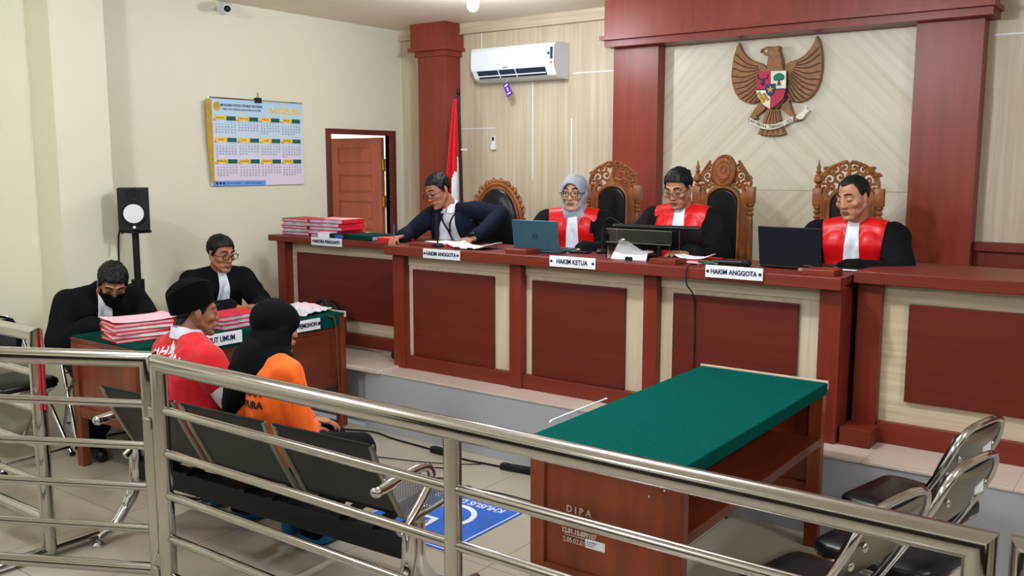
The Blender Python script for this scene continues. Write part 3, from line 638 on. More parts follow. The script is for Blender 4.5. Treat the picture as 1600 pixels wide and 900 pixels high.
# ================================================================ carved chairs
def spiral(c,r0,a0,turn,mir=1,n=26,y=0,rt=.0085):
    pts=[];rr=[]
    for i in range(n+1):
        u=i/n; r_=r0*(1-u)**.8+.004; a=R(a0)+turn*2*PI*u
        pts.append((mir*(c[0]+r_*math.cos(a)),y,c[1]+r_*math.sin(a))); rr.append(rt*(1-.45*u))
    return pts,rr
def carved_chair(kind,label,loc,rz,finials=(0,0)):
    t=thing('carved_chair',label,'chair',loc,rz,'carved judges chairs'); yb=.20
    # seat, legs, arms
    MB().box(-.23,.23,-.24,.24,.40,.44,.008).obj('seat_frame','carve',t); MB().box(-.20,.20,-.22,.20,.44,.495,.02).obj('seat_cushion','leather',t)
    for sx in (-1,1):
        MB().lathe([(.024,0),(.03,.03),(.02,.07),(.03,.2),(.026,.33),(.032,.40)],(sx*.195,-.21,0),16).obj('leg','carve',t,True)
        MB().tube(smoothpath([(sx*.20,yb,.68),(sx*.215,.0,.69),(sx*.215,-.17,.66),(sx*.215,-.20,.62),(sx*.205,-.18,.43)],5),.017,10).obj('armrest','carve',t,True)
    if kind=='oval':
        for sx in (-1,1): MB().tube([(sx*.10,yb,0),(sx*.10,yb,.55)],.02,10).obj('leg','carve',t,True)
        cz,rx,rz_=.86,.215,.315
        el=lambda k,y,n=48:[(rx*k*math.cos(2*PI*i/n),y,cz+rz_*(1-(1-k)*.6)*math.sin(2*PI*i/n)) for i in range(n)]
        MB().tube(el(.92,yb),.022,10,closed=True).tube(el(.80,yb-.012),.008,8,closed=True).obj('oval_frame','carve',t,True)
        for i in range(44):
            a=2*PI*i/44; big=math.sin(a)>.35
            if math.sin(a)<-.85: continue
            r_=.013 if not big else .019
            MB().ell(((rx+.008)*math.cos(a),yb-.006,cz+(rz_+.008)*math.sin(a)),(r_,.014,r_*(.8 if not big else 1)),Euler((0,-a,0)),10,8).obj('carved_petal','carve',t,True)
        for i in range(10):
            a=PI*(.12+.76*i/9)
            for s in (-1,):
                p,rr=spiral(((rx+.018)*math.cos(a),cz+(rz_+.02)*math.sin(a)),.019,math.degrees(a)+90,1.1,1,14,yb-.01,.005); MB().tube(p,rr,7).obj('carved_scroll','carve',t,True)
        MB().ell((0,yb-.015,cz),(rx*.80,.045,rz_*.85)).obj('back_pad','leather',t,True)
        for i in range(5):
            for j in range(3): MB().ell((-.06+.06*j,yb-.055,.72+.075*i),(.006,.005,.006)).obj('tuft_button','leather',t,True)
        return t
    for sx,fin in ((-1,finials[0]),(1,finials[1])):
        x=sx*.172
        MB().box(x-.024,x+.024,yb-.024,yb+.024,0,.50,.003).box(x-.026,x+.026,yb-.026,yb+.026,1.065,1.168,.003).lathe([(.02,.50),(.027,.53),(.016,.56),(.022,.60),(.020,.80),(.016,.96),(.013,.985),(.024,1.0),(.013,1.012),(.024,1.027),(.013,1.04),(.024,1.055),(.02,1.066)],(x,yb,0),16).obj('back_post','carve',t,True,auto=30)
        if fin: MB().lathe([(.014,1.168),(.018,1.18),(.010,1.19),(.024,1.205),(.026,1.225),(.018,1.245),(.008,1.252),(.018,1.262),(.010,1.275),(.013,1.29),(.007,1.305),(.002,1.335)],(x,yb,0),16).obj('finial','carve',t,True)
    # arched back frame around leather
    def arch(w_,zt,zb,n=14): 
        return [(-w_,zb)]+[(w_*math.cos(PI-PI*i/n),zt-.09+.09*math.sin(PI*i/n)*(1)) for i in range(n+1)]+[(w_,zb)]
    o_=arch(.104,1.165,.50); i_=arch(.094,1.152,.50)
    MB().tube([(x,yb-.024,z) for x,z in o_],.011,8).obj('pad_border','carve',t,True)
    fr=MB()
    for sx in (-1,1): fr.prism([(sx*.10,.48),(sx*.150,.48),(sx*.150,.95),(sx*.152,1.12),(sx*.13,1.16),(sx*.10,1.10)],yb-.02,yb+.02,'xz'); fr.tube([(sx*.125,yb-.022,.5),(sx*.128,yb-.022,1.10)],.006,6).tube([(sx*.142,yb-.022,.5),(sx*.143,yb-.022,1.12)],.005,6)
    fr.box(-.15,.15,yb-.015,yb+.015,.46,.52)
    fr.prism(arch(.11,1.185,.9),yb-.008,yb+.018,'xz'); fr.obj('back_frame','carve',t,True,auto=30)
    MB().prism(i_,yb-.032,yb-.004,'xz').obj('back_pad','leather',t,bevel=.012)
    sc=[((.05,1.235),.034,200,1.3),((.105,1.22),.036,-20,1.4),((.135,1.165),.028,60,1.2),((.075,1.275),.026,90,1.2),((.03,1.195),.022,120,1.2),((.095,1.17),.022,-60,1.1)]
    if kind=='arch': sc+=[((.03,1.30),.024,-30,1.2),((.145,1.24),.014,0,1.)]
    if kind=='wide': sc+=[((.025,1.29),.03,20,1.2),((.125,1.265),.020,40,1.1),((.155,1.235),.016,0,1.1)]
    if kind=='medallion': sc=[((.105,1.235),.030,-20,1.4),((.135,1.175),.028,60,1.2),((.095,1.28),.022,90,1.2),((.10,1.17),.024,-60,1.1),((.15,1.215),.018,0,1.1),((.075,1.20),.02,200,1.2)]
    for c,r0,a0,tn in sc:
        for mir in (-1,1):
            p,rr=spiral(c,r0,a0,tn,mir,24,yb,.0092); MB().tube(p,rr,8).ell((mir*c[0],yb-.004,c[1]),(.008,.01,.008),None,8,6).obj('carved_scroll','carve',t,True)
    if kind!='medallion':
        H=1.30 if kind=='arch' else 1.315
        MB().tube(smoothpath([(0,yb,1.17),(-.012,yb,1.21),(0,yb,1.26),(0,yb,H-.01)],5),[.018]*5+[.014]*5+[.012]*5+[.007],8).obj('carved_leaf','carve',t,True)
        for mir in (-1,1):
            MB().tube(smoothpath([(mir*.155,yb,1.13),(mir*.165,yb,1.19),(mir*.14,yb,1.255),(mir*.09,yb,1.295),(mir*.035,yb,H),(mir*.01,yb,H+.005)],5),[.010]*26,8).obj('carved_rim','carve',t,True)
            for q in range(5):
                a=R(28+q*28); MB().ell((mir*.155*math.cos(a),yb-.004,1.165+.155*math.sin(a)),(.013,.011,.009),Euler((0,-a*mir,0)),8,6).obj('carved_leaf','carve',t,True)
    else:
        MB().lathe([(0,-.03),(.045,-.03),(.050,-.034),(.056,-.03),(.068,-.030),(.074,-.036),(.083,-.03),(.085,.015),(0,.015)],(0,0,0),36,'y').xf(Matrix.Translation((0,yb,1.265))@Matrix.Diagonal((.93,1,1.22,1))).obj('medallion','carve',t,True,auto=30)
        MB().tube([(.018*math.cos(2*PI*i/16),yb-.034,1.275+.022*math.sin(2*PI*i/16)) for i in range(16)],.004,6,closed=True).tube(arc((0,1.255),.04,200,340,10,y=yb-.034),.005,6).tube(arc((0,1.235),.035,200,340,10,y=yb-.034),.004,6).obj('medallion_relief','carve',t,True)
        for mir in (-1,1): MB().tube(smoothpath([(mir*.15,yb,1.13),(mir*.17,yb,1.20),(mir*.13,yb,1.27),(mir*.09,yb,1.33)],5),.009,8).obj('carved_rim','carve',t,True)
    return t
carved_chair('oval','round-backed carved wooden chair behind the man in the navy suit',(-4.17,5.32,.39),R(10))
carved_chair('arch','carved wooden chair right of the woman in the grey headscarf',(-3.14,5.28,.39),R(14))
carved_chair('medallion','carved wooden chair with an oval medallion crest, empty black back in view',(-2.37,5.30,.39),R(8),(1,0))
carved_chair('wide','carved wooden chair behind the judge seated furthest right',(-1.60,5.28,.39),R(6),(1,0))
# ================================================================ waiting bench (three seats on one beam)
def perf():
    m=N('perforated black sheet steel'); v,p=m.pos()
    a=m.math('SUBTRACT',m.math('FRACT',m.math('MULTIPLY',p[0],70.)),.5); b_=m.math('SUBTRACT',m.math('FRACT',m.math('MULTIPLY',p[1],70.)),.5)
    d=m.math('ADD',m.math('MULTIPLY',a,a),m.math('MULTIPLY',b_,b_)); ins=m.math('LESS_THAN',d,.055)
    hz=m.math('MULTIPLY',ins,m.math('LESS_THAN',p[2],.425))
    tr=m.add('ShaderNodeBsdfTransparent'); mx=m.add('ShaderNodeMixShader'); out=m.n['Material Output']
    m.base(lin((30,30,32))); m.set(.35,.3); m.link(hz,mx.inputs[0]); m.link(m.b.outputs[0],mx.inputs[1]); m.link(tr.outputs[0],mx.inputs[2]); m.link(mx.outputs[0],out.inputs[0]); return m.m
M['perf']=perf()
t=thing('waiting_bench','three-seat black perforated steel bench with chrome frame, under the seated pair','bench',(-3.03,2.4,0))
W=dict(parent=t,world=True)
prof=smoothpath([(2.145,.735),(2.17,.67),(2.215,.58),(2.26,.50),(2.30,.435),(2.36,.405),(2.46,.402),(2.62,.415),(2.70,.418),(2.735,.395)],4)
for xc in (-3.555,-3.015,-2.475):
    h=.235
    MB().loft([[(xc-h,y,z) for y,z,_ in [tuple(p) for p in [Vector((a,b,0)) for a,b,*_ in prof]]],[(xc+h,y,z) for y,z,_ in [tuple(Vector((a,b,0))) for a,b,*_ in prof]]],closed=False,cap=False).obj('seat_shell','perf',smooth=True,auto=180,**W)
    for s in (-1,1): 
        MB().tube([(xc+s*(h+.008),a,b) for a,b,*_ in prof],.0105,10).obj('side_frame','satin',smooth=True,**W)
    MB().tube([(xc-h-.008,2.145,.735),(xc+h+.008,2.145,.735)],.007,8).obj('top_edge','black',smooth=True,**W)
    MB().prism([(2.30,.36),(2.62,.40),(2.62,.385),(2.42,.345),(2.30,.345)],xc-.10,xc-.07,'yz').prism([(2.30,.36),(2.62,.40),(2.62,.385),(2.42,.345),(2.30,.345)],xc+.07,xc+.10,'yz').obj('seat_bracket','black',**W)
MB().box(-3.84,-2.25,2.315,2.395,.255,.345,.004).obj('beam','black',**W)
for x,s in ((-3.855,-1),(-2.215,1)):
    ar=smoothpath([(x,2.15,.572),(x,2.22,.578),(x,2.36,.592),(x,2.43,.583),(x,2.455,.545),(x,2.42,.49),(x,2.34,.42),(x,2.27,.375)],5)
    MB().tube(ar,[.021]*6+[.017]*(len(ar)-6),12).ell((x,2.15,.572),(.024,.024,.022)).obj('armrest','chrome',smooth=True,**W)
    lg=MB().tube(smoothpath([(x,2.33,.40),(x,2.32,.25),(x,2.27,.15),(x,2.19,.06),(x,2.12,.03)],5),[.034,.034,.034,.034,.034]+[.03]*5+[.024]*5+[.02]*6,14)
    lg.tube(smoothpath([(x,2.36,.40),(x,2.37,.25),(x,2.45,.14),(x,2.62,.05),(x,2.74,.03)],5),[.034]*5+[.03]*5+[.024]*5+[.02]*6,14)
    lg.obj('leg','chrome',smooth=True,**W)
    for y in (2.115,2.745): MB().lathe([(.026,0),(.028,.008),(.012,.016),(.010,.03)],(x,y,0),16).obj('foot_pad','chrome',smooth=True,**W)
t.rotation_euler=(0,0,R(3))
# ================================================================ folding chairs
def folding_chair(label,loc,rz,group='folding chairs beside the green table',sticker=0):
    t=thing('folding_chair',label,'chair',loc,rz,group)   # faces -X
    seat=MB()
    ol=lambda k,z:[(x*k,y*k,z) for x,y in [(-.20,-.15),(-.185,-.18),(-.14,-.195),(.13,-.18),(.17,-.165),(.185,-.13),(.185,.13),(.17,.165),(.13,.18),(-.14,.195),(-.185,.18),(-.20,.15)]]
    seat.loft([ol(.90,.430),ol(1.0,.438),ol(1.0,.462),ol(.95,.474),ol(.6,.480)]); seat.obj('seat','leather',t,True,auto=60)
    MB().tube([(x,y,.427) for x,y,_ in ol(.94,0)],.009,8,closed=True).obj('seat_rim','chrome',t,True)
    back=smoothpath([(-.235,-.205,.0),(-.02,-.205,.33),(.10,-.205,.52),(.19,-.200,.68),(.222,-.175,.765),(.232,-.12,.802),(.236,0,.812),(.232,.12,.802),(.222,.175,.765),(.19,.200,.68),(.10,.205,.52),(-.02,.205,.33),(-.235,.205,.0)],6)
    MB().tube(back,.0125,12).obj('back_frame','chrome',t,True)
    for s in (-1,1): MB().tube([(-.14,s*.18,.415),(.05,s*.182,.30),(.235,s*.185,.0)],.0115,10).obj('rear_leg','chrome',t,True)
    MB().cyl((-.215,-.205,.05),(-.215,.205,.05),.009).obj('front_stretcher','chrome',t,True); MB().cyl((.20,-.185,.06),(.20,.185,.06),.009).obj('rear_stretcher','chrome',t,True)
    MB().cyl((.04,-.205,.42),(.04,.205,.42),.008).obj('seat_bar','chrome',t,True)
    sh=[];cu=[]
    rows=[(.12,.575,.13),(.145,.60,.165),(.17,.645,.185),(.195,.70,.190),(.212,.74,.186),(.220,.785,.17)]
    def rw(off): return [[(x+off+.02*(1-(y/.19)**2),y,z) for y in [w_*(-1+2*i/10) for i in range(11)]] for x,z,w_ in rows]
    MB().loft(rw(.0),closed=False,cap=False).obj('back_shell','satin',t,True,auto=180).modifiers.new('s','SOLIDIFY').thickness=.004
    c=MB().loft(rw(-.008),closed=False,cap=False).obj('back_pad','leather',t,True,auto=180); c.modifiers.new('s','SOLIDIFY').thickness=.012
    for y in (-.12,-.12,.12): pass
    for x,y,z in ((.203,-.135,.70),(.165,-.135,.635),(.203,.135,.70),(.165,.135,.635)): MB().ell((x+.012,y,z),(.006,.014,.014)).obj('screw_cap','chrome',t,True)
    if sticker: MB().box(.214,.216,.05,.115,.68,.73).obj('sticker','plate',t)
    for s in (-1,1):
        MB().ell((-.235,s*.205,.012),(.018,.018,.014)).obj('foot_cap','rubber',t,True)
    return t
fc=folding_chair('chrome folding chair furthest back of the three beside the green table',(-.755,3.53,0),R(-13),sticker=1)
c=again(fc,(-.70,3.06,0),R(-12),'middle chrome folding chair beside the green table, white sticker on its back')
c=again(fc,(-.80,2.59,0),R(-14),'nearest chrome folding chair beside the green table, mostly below the rail')
fs=folding_chair('black and chrome folding chair against the left wall, cut by the frame edge',(-5.40,2.45,0),R(186),'folding chairs beside the green table')
fs['group']='folding chairs by the left wall'
c=again(fs,(-5.44,3.02,0),R(164),'folding chair under the masked man in the black robe'); c=again(fs,(-5.40,3.82,0),R(174),'folding chair under the robed man with glasses at the desk')
# ================================================================ floor mat, cables
M['matblue']=plain('printed blue vinyl',(40,98,196),.4,var=.08,scale=6)
t=thing('floor_mat','blue floor mat with a white wheelchair sign and KHUSUS DIFABEL','mat',(-2.835,3.235,0),PI)
MB().box(-.305,.305,-.285,.285,0,.004,.001).obj('mat_sheet','matblue',t)
bd=MB()
for a in ((-.295,.295,-.276,-.270),(-.295,.295,.270,.276),(-.295,-.289,-.276,.276),(.289,.295,-.276,.276)): bd.box(*a,.0035,.005)
bd.obj('border_line','paper',t)
lettering('KHUSUS DIFABEL',.068,'paper',t,Matrix.Translation((0,-.235,.0045)),sx=.86,bold=.001,depth=.0006)
fl=lambda pts,w_: MB().tube([(x,y,.0045) for x,y in pts],w_,4).xf(Matrix.Diagonal((1,1,.03,1))@Matrix.Translation((0,0,.14)))
ic=MB(); 
def ribbon(mb,pts,w_):
    P=[Vector((x,y,0)) for x,y in pts]; l_=[];r_=[]
    for i in range(len(P)):
        d=(P[min(i+1,len(P)-1)]-P[max(i-1,0)]).normalized(); n_=Vector((-d.y,d.x,0))*w_/2; l_.append(P[i]+n_); r_.append(P[i]-n_)
    for i in range(len(P)-1):
        mb.prism([l_[i][:2],l_[i+1][:2],r_[i+1][:2],r_[i][:2]],.004,.0052,'xy')
ribbon(ic,[(-.02+.135*math.cos(R(a)),-.04+.135*math.sin(R(a))) for a in range(125,400,8)],.028)
ribbon(ic,[(-.02,.16),(-.01,.03),(.09,.03),(.14,-.08),(.18,-.06)],.034)
ribbon(ic,[(-.01,.09),(.08,.09)],.024)
ic.prism([(-.03+.03*math.cos(2*PI*i/20),.215+.03*math.sin(2*PI*i/20)) for i in range(20)],.004,.0052,'xy')
ic.obj('wheelchair_sign','paper',t)
def cable(name,label,pts,r=.005,cat='cable'): return tag(MB().tube(smoothpath(pts,8),r,8).obj(name,'rubber',None,True),label,cat)
z=.006
c=cable('power_cable','thick black cable along the foot of the platform',[(-4.32,3.98,z),(-4.1,4.06,z),(-3.9,4.03,z),(-3.6,4.01,z),(-3.3,3.98,z),(-3.05,4.0,z),(-2.7,4.03,z),(-2.3,4.05,z),(-1.7,4.05,z)],.006)
cable('thin_cable','thin black cable with a loop on the tiles behind the waiting bench',[(-3.75,3.36,z),(-3.5,3.55,z),(-3.25,3.62,z),(-3.12,3.72,z),(-3.22,3.80,z),(-3.36,3.74,z),(-3.30,3.63,z),(-3.05,3.60,z),(-2.8,3.66,z),(-2.4,3.66,z)],.0035)
cable('thin_cable','second thin black cable running to the platform foot',[(-3.9,3.62,z),(-3.7,3.72,z),(-3.45,3.80,z),(-3.25,3.90,z),(-3.15,3.97,z)],.003)
for x,y,a,lab in ((-3.44,3.985,-4,'black power strip on the floor, the one nearer the desk'),(-2.92,4.0,6,'black power strip on the floor, nearer the green table')):
    t=thing('power_strip',lab,'power strip',(x,y,.0),R(a)); MB().box(-.10,.10,-.022,.022,0.0,.036,.006).obj('strip_body','black',t)
    for q in range(3): MB().lathe([(.0,.0365),(.014,.0365),(.016,.036)],(-.055+.055*q,0,0),14).obj('socket','rubber',t)
tag(MB().tube(smoothpath([(-4.34,3.93,.752),(-4.335,3.98,.70),(-4.345,4.0,.4),(-4.34,4.02,.05),(-4.3,4.0,.008)],6),.004,8).obj('desk_cable','featherdark',None,True),'thin brown cable hanging down the corner of the desk','cable')
tag(MB().tube(smoothpath([(-2.02,4.32,1.19),(-2.02,4.215,1.189),(-2.02,4.213,1.10),(-2.02,4.30,1.02),(-2.015,4.31,.8),(-2.01,4.285,.45),(-2.0,4.25,.395)],6),.0035,8).obj('hanging_cable','rubber',None,True),'thin black cable hanging down the front of the right bay','cable')
# ================================================================ things on the bench
ZT=1.185
def laptop(label,loc,rz,mat,w_=.33,logo=True,lean=24,ll=.205):
    t=thing('laptop',label,'laptop',loc,rz)
    MB().box(-w_/2,w_/2,0,.225,0.001,.017,.005).obj('keyboard_base',mat,t)
    k=MB().box(-w_/2+.02,w_/2-.02,.04,.14,.017,.0185); k.obj('keys','black',t)
    mt=Matrix.Translation((0,.0,.016))@Matrix.Rotation(R(lean),4,'X')
    MB().box(-w_/2,w_/2,-.004,.004,0,ll,.003).xf(mt).obj('lid',mat,t)
    M.setdefault('screen',plain('dark screen',(14,18,26),.15)); MB().box(-w_/2+.008,w_/2-.008,.004,.005,.012,ll-.008).xf(mt).obj('screen','screen',t)
    if logo:
        MB().tube([(.018*math.cos(2*PI*i/24),-.0045,ll*.47+.018*math.sin(2*PI*i/24)) for i in range(24)],.0012,6,closed=True).xf(mt).obj('logo_ring','black',t)
        lettering('hp',.028,'black',t,mt@Matrix.Translation((0,-.0046,ll*.47))@FACE_MY,depth=.0006,shear=.3)
    return t
M['teal']=plain('dark teal laptop shell',(52,86,98),.4,.15,var=.02); M['navyshell']=plain('near black laptop shell',(18,22,32),.35,var=.02)
laptop('dark teal laptop with a round hp mark, in front of the grey-headscarfed judge',(-3.085,4.42,ZT),R(4),'teal',.31,lean=9,ll=.175)
MB_=laptop('black laptop in front of the judge furthest right',(-1.585,4.46,ZT),R(-3),'navyshell',.32,False,10,.195)
MB().box(.07,.11,-.0065,-.003,.022,.025).obj('maker_mark','satin',MB_)
M['acrylic']=N('clear acrylic').set(.03,trans=1,ior=1.49).m; M['acrylic'].node_tree.nodes['Principled BSDF'].inputs['Base Color'].default_value=(.95,.98,1,1)
t=thing('acrylic_screen','clear acrylic document stand on the bench in front of the middle judge','stand',(-2.37,4.34,ZT+.001))
MB().box(-.195,.195,-.003,.003,.095,.165,.001).obj('front_plate','acrylic',t)
for s in (-1,1): MB().box(s*.19-.004,s*.19+.004,-.006,.10,0,.165,.001).obj('side_plate','acrylic',t)
MB().box(-.195,.195,-.004,.004,.163,.167).box(-.195,.195,-.005,.001,.092,.096).obj('edge_strip','satin',t)
MB().box(-.185,.185,.004,.10,.10,.104).obj('shelf_plate','acrylic',t)
t=thing('monitor','thin black monitor tilted back behind the acrylic stand','monitor',(-2.36,4.56,ZT+.001),R(8))
mt=Matrix.Translation((0,0,.10))@Matrix.Rotation(R(38),4,'X')
MB().box(-.25,.25,-.012,.012,-.07,.10,.006).xf(mt).obj('display_housing','black',t); MB().box(-.24,.24,.0125,.014,-.06,.09).xf(mt).obj('screen','screen',t)
MB().box(-.08,.08,-.06,.07,0.001,.012,.004).obj('foot','black',t); MB().cyl((0,.0,.01),(0,.0,.10),.014).obj('neck','black',t,True)
def sheets(label,loc,rz,w_,d_,mat='paper',curl=.02,name='paper_sheet',cat='paper',h=.003,group=None):
    mb=MB(); n=10; rows=[]
    for i in range(n+1):
        u=i/n; rows.append([(-w_/2+w_*j/n,-d_/2+d_*u,h+.0025*math.sin(7*u+3*j/n)+curl*(abs(j/n-.5)*2)**3) for j in range(n+1)])
    mb.loft(rows,closed=False,cap=False); o=mb.obj(name,mat,None,True,loc=loc,rot=(0,0,rz),auto=180); m_=o.modifiers.new('s','SOLIDIFY'); m_.thickness=.0035; m_.offset=1
    return tag(o,label,cat,group)
sheets('open white papers lying in front of the man in the navy suit',(-3.55,4.42,ZT+.002),R(6),.28,.20,curl=.03)
sheets('white paper under the writing hand of the man in the navy suit',(-3.98,4.62,ZT),R(-20),.22,.16,curl=.0)
for x,lab in ((-3.60,'black clip on the left of the open papers'),(-3.50,'black clip on the right of the open papers')):
    o=MB().box(-.015,.015,-.008,.008,0,.012,.002).tube([(-.01,-.01,.004),(-.006,-.022,.002),(-.012,-.028,.002)],.0015,6).tube([(.01,-.01,.004),(.006,-.022,.002),(.012,-.028,.002)],.0015,6).obj('binder_clip','black',None,loc=(x,4.31,ZT+.001)); tag(o,lab,'clip')
# papers by the middle judge
mb=MB().loft([[(-.11,-.02,.0),(-.06,.0,.105),(-.05,.02,.11)],[(.02,-.02,.0),(.03,.02,.045),(.04,.05,.05)],[(.11,-.02,.0),(.11,.0,.04),(.12,.05,.045)]],closed=False,cap=False)
o=mb.obj('paper_sheet','paper',None,False,loc=(-2.45,4.395,ZT)); o.modifiers.new('s','SOLIDIFY').thickness=.002; tag(o,'white papers propped up inside the clear acrylic stand','paper')
for k,x in enumerate((-2.415,-2.395)): tag(MB().lathe([(0,-.004),(.012,-.004),(.012,.004),(0,.004)],(0,0,.013),16,'y').obj('round_clip','black',None,True,loc=(x+.0,4.305,ZT)),['round black clip in front of the propped papers, left of two','round black clip in front of the propped papers, right of two'][k],'clip')
def folder(label,loc,rz,w_,d_,th,cover='redcard',page='pages',group=None,world_tilt=0,name='file_folder',sag=0.0):
    t=thing(name,label,'file',loc,rz,group)
    m_=Matrix.Rotation(world_tilt,4,'X')
    MB().box(-w_/2+.006,w_/2-.01,-d_/2+.006,d_/2-.006,.002,th-.002,.001).xf(m_).obj('page_block',page,t)
    MB().box(-w_/2,w_/2,-d_/2,d_/2,0,.002).xf(m_).box(-w_/2,w_/2,-d_/2,d_/2,th-.002,th).box(w_/2-.003,w_/2,-d_/2,d_/2,0,th,.001).obj('cover',cover,t)
    return t
# two stacks of red files on the left wing
z=1.178
for k,(dx,a,th) in enumerate(((0,-2,.022),(.015,3,.026),(-.01,-4,.020),(.02,1,.030),(0,-3,.022))):
    folder(['red file at the bottom of the left stack beside the door','red file second from the bottom of the left stack','red file in the middle of the left stack','red file second from the top of the left stack','top red file of the left stack, beside the door'][k],(-5.36+dx,4.66,z),R(a),.32,.23,th,group='red files stacked on the left wing'); z+=th
z=1.178
for k,(dx,a,th) in enumerate(((0.02,2,.020),(-.01,-3,.030),(.01,2,.024),(.0,-2,.026),(.01,3,.028))):
    folder(['red file at the bottom of the right stack above the nameplate','red file second from the bottom of the right stack','red file in the middle of the right stack','red file second from the top of the right stack','top red file of the right stack, nearer the man in navy'][k],(-5.02+dx,4.64,z),R(a),.33,.24,th,group='red files stacked on the left wing'); z+=th
t=thing('small_box','white box left of the binders on the left wing','box',(-4.95,4.48,1.179),0); MB().box(-.055,.055,-.03,.05,0,.036,.003).obj('carton','paper',t); MB().box(-.056,.056,-.031,.051,.030,.037,.001).obj('carton_lid','plate',t)
def binder(label,loc,rz,w_,mat):
    t=thing('binder',label,'binder',loc,rz); MB().box(-w_/2,w_/2,-.12,.12,0.001,.004).box(-w_/2,w_/2,-.12,.12,.032,.036).box(-w_/2,w_/2,-.123,-.118,0.001,.036,.002).obj('cover',mat,t); MB().box(-w_/2+.01,w_/2-.01,-.115,.11,.004,.032).obj('page_block','pages',t); return t
b1=binder('black binder with a blue spine label, on the left wing',(-4.80,4.585,1.178),R(2),.20,'black'); M['lblue']=plain('blue label',(38,92,160),.5); MB().box(-.045,.035,-.1245,-.122,.006,.030).obj('spine_label','lblue',b1)
binder('dark green binder on the left wing of the bench',(-4.58,4.58,1.178),R(-2),.23,'dgreen')
folder('single red file right of the green binder',(-4.375,4.58,1.178),R(1),.15,.22,.026,'redcard','redcard')
folder('thin red booklet in front of the man in the navy suit',(-3.71,4.45,ZT),R(4),.10,.14,.016,'redcard','redcard',name='booklet')
folder('red file under papers in front of the middle judge',(-2.13,4.50,ZT),R(-4),.26,.20,.02,'redcard','pinkpaper')
sheets('white papers on the red file in front of the middle judge',(-2.10,4.47,ZT+.021),R(8),.18,.14,curl=.02)
# microphones
def mic(label,pts,head,loc):
    t=thing('microphone',label,'microphone',loc); MB().lathe([(.0,0),(.04,0),(.042,.008),(.03,.02),(0,.022)],(0,0,.001),20).obj('base','black',t,True)
    MB().tube(smoothpath(pts,6),.0045,8).obj('gooseneck','black',t,True); MB().tube(head,.009,10).obj('mic_head','black',t,True)
mic('slim black upright microphone in front of the man in the navy suit',[(0,0,.02),(0,0,.1),(-.004,0,.15)],[(-.004,0,.06),(-.005,0,.205)],(-3.80,4.36,ZT))
mic('black gooseneck microphone bending right, beside the grey-headscarfed judge',[(0,0,.02),(.0,0,.13),(.01,0,.18),(.05,0,.205),(.11,.0,.18),(.155,0,.145)],[(0,0,.01),(0,0,.13)],(-2.755,4.62,ZT))
t=thing('wireless_microphone','black handheld microphone lying left of the black laptop','microphone',(-1.87,4.42,ZT+.017),R(12)); MB().cyl((-.10,0,0),(.05,0,0),.013,.016).obj('handle','black',t,True); MB().ell((.07,0,0),(.028,.022,.022)).obj('mic_head','rubber',t,True)
t=thing('phone','black phone held up by the grey-headscarfed judge','phone',(-2.86,4.56,ZT+.001),R(10)); MB().box(-.07,.05,-.04,.04,.0,.01,.004).obj('phone_body','black',t); MB().box(-.065,.045,-.035,.035,.01,.0108).obj('screen','screen',t)
t=thing('notebook','dark notebook lying right of the black laptop','notebook',(-1.34,4.60,ZT),R(4)); MB().box(-.09,.09,-.07,.07,0,.012,.003).obj('cover','black',t); MB().box(-.085,.085,-.072,-.06,.003,.009).obj('page_block','paper',t)
M['cordgreen']=plain('green cord',(40,92,70),.5)
tag(MB().tube(smoothpath([(-2.02,4.40,.007),(-1.98,4.36,.01),(-1.95,4.42,.012),(-1.99,4.45,.01),(-2.06,4.42,.008),(-2.0,4.38,.018),(-1.93,4.38,.008)],6),.006,8).obj('tangled_cord','cordgreen',None,True,loc=(0,0,ZT)),'tangled green and black cord on the bench above the right bay','cable')
# ================================================================ things on the desk
z=.751
nm=['pink-topped file at the bottom of the near pile on the desk','file second from the bottom of the near pile on the desk','file in the middle of the near pile on the desk','file second from the top of the near pile on the desk','top file of the near pile, pink cover facing up']
for k,(a,th) in enumerate(((10,.018),(1,.024),(12,.018),(3,.022),(8,.020))):
    folder(nm[k],(-4.64,2.81,z),R(a+70),.33,.235,th,'redcard' if k<4 else 'redcard','pinkpaper' if k%2==0 else 'paper',group='files piled on the prosecutors desk'); z+=th
sheets('loose pink sheet on top of the near pile of files',(-4.64,2.81,z),R(76),.34,.245,'pinkpaper',.012)
z=.751
for k,(a,th) in enumerate(((3,.026),(-3,.024),(2,.026))):
    folder(['bottom red file of the far pile, behind the man in the black cap','middle red file of the far pile, behind the man in the black cap','top red file of the far pile, behind the man in the black cap'][k],(-4.55,3.36,z),R(a+90),.30,.22,th,group='files piled on the prosecutors desk'); z+=th
# crumpled clear bag with papers
M['plastic']=plain('crumpled clear plastic',(200,198,204),.15,var=.1)
random.seed(4); mb=MB(); n=12; rows=[]
for i in range(n+1): rows.append([(-.13+.26*j/n,-.15+.30*i/n,.004+(.05*math.sin(PI*j/n)*math.sin(PI*i/n)+random.uniform(0,.018))) for j in range(n+1)])
mb.loft(rows,closed=False,cap=False); o=mb.obj('plastic_bag',['plastic','pinkpaper'],None,False,loc=(-4.56,3.90,.751),rot=(0,0,R(12)))
for f in o.data.polygons: f.material_index=1 if (f.index//12>3 and f.index//12<9 and f.index%12 in (6,7,8,9)) else 0
o.modifiers.new('s','SOLIDIFY').thickness=.003; tag(o,'crumpled clear plastic bag of pink papers on the desk end','bag')
t=thing('backpack','black rounded backpack on the platform behind the desk','bag',(-4.74,4.30,.402))
MB().ell((0,0,.18),(.14,.09,.19)).ell((0,-.04,.10),(.12,.09,.10)).obj('bag_body','leather',t,True); MB().tube(smoothpath([(-.10,-.07,.16),(-.075,-.075,.31),(0,-.06,.375),(.075,-.075,.31),(.10,-.07,.16)],6),.014,8).obj('handle_strap','rubber',t,True)
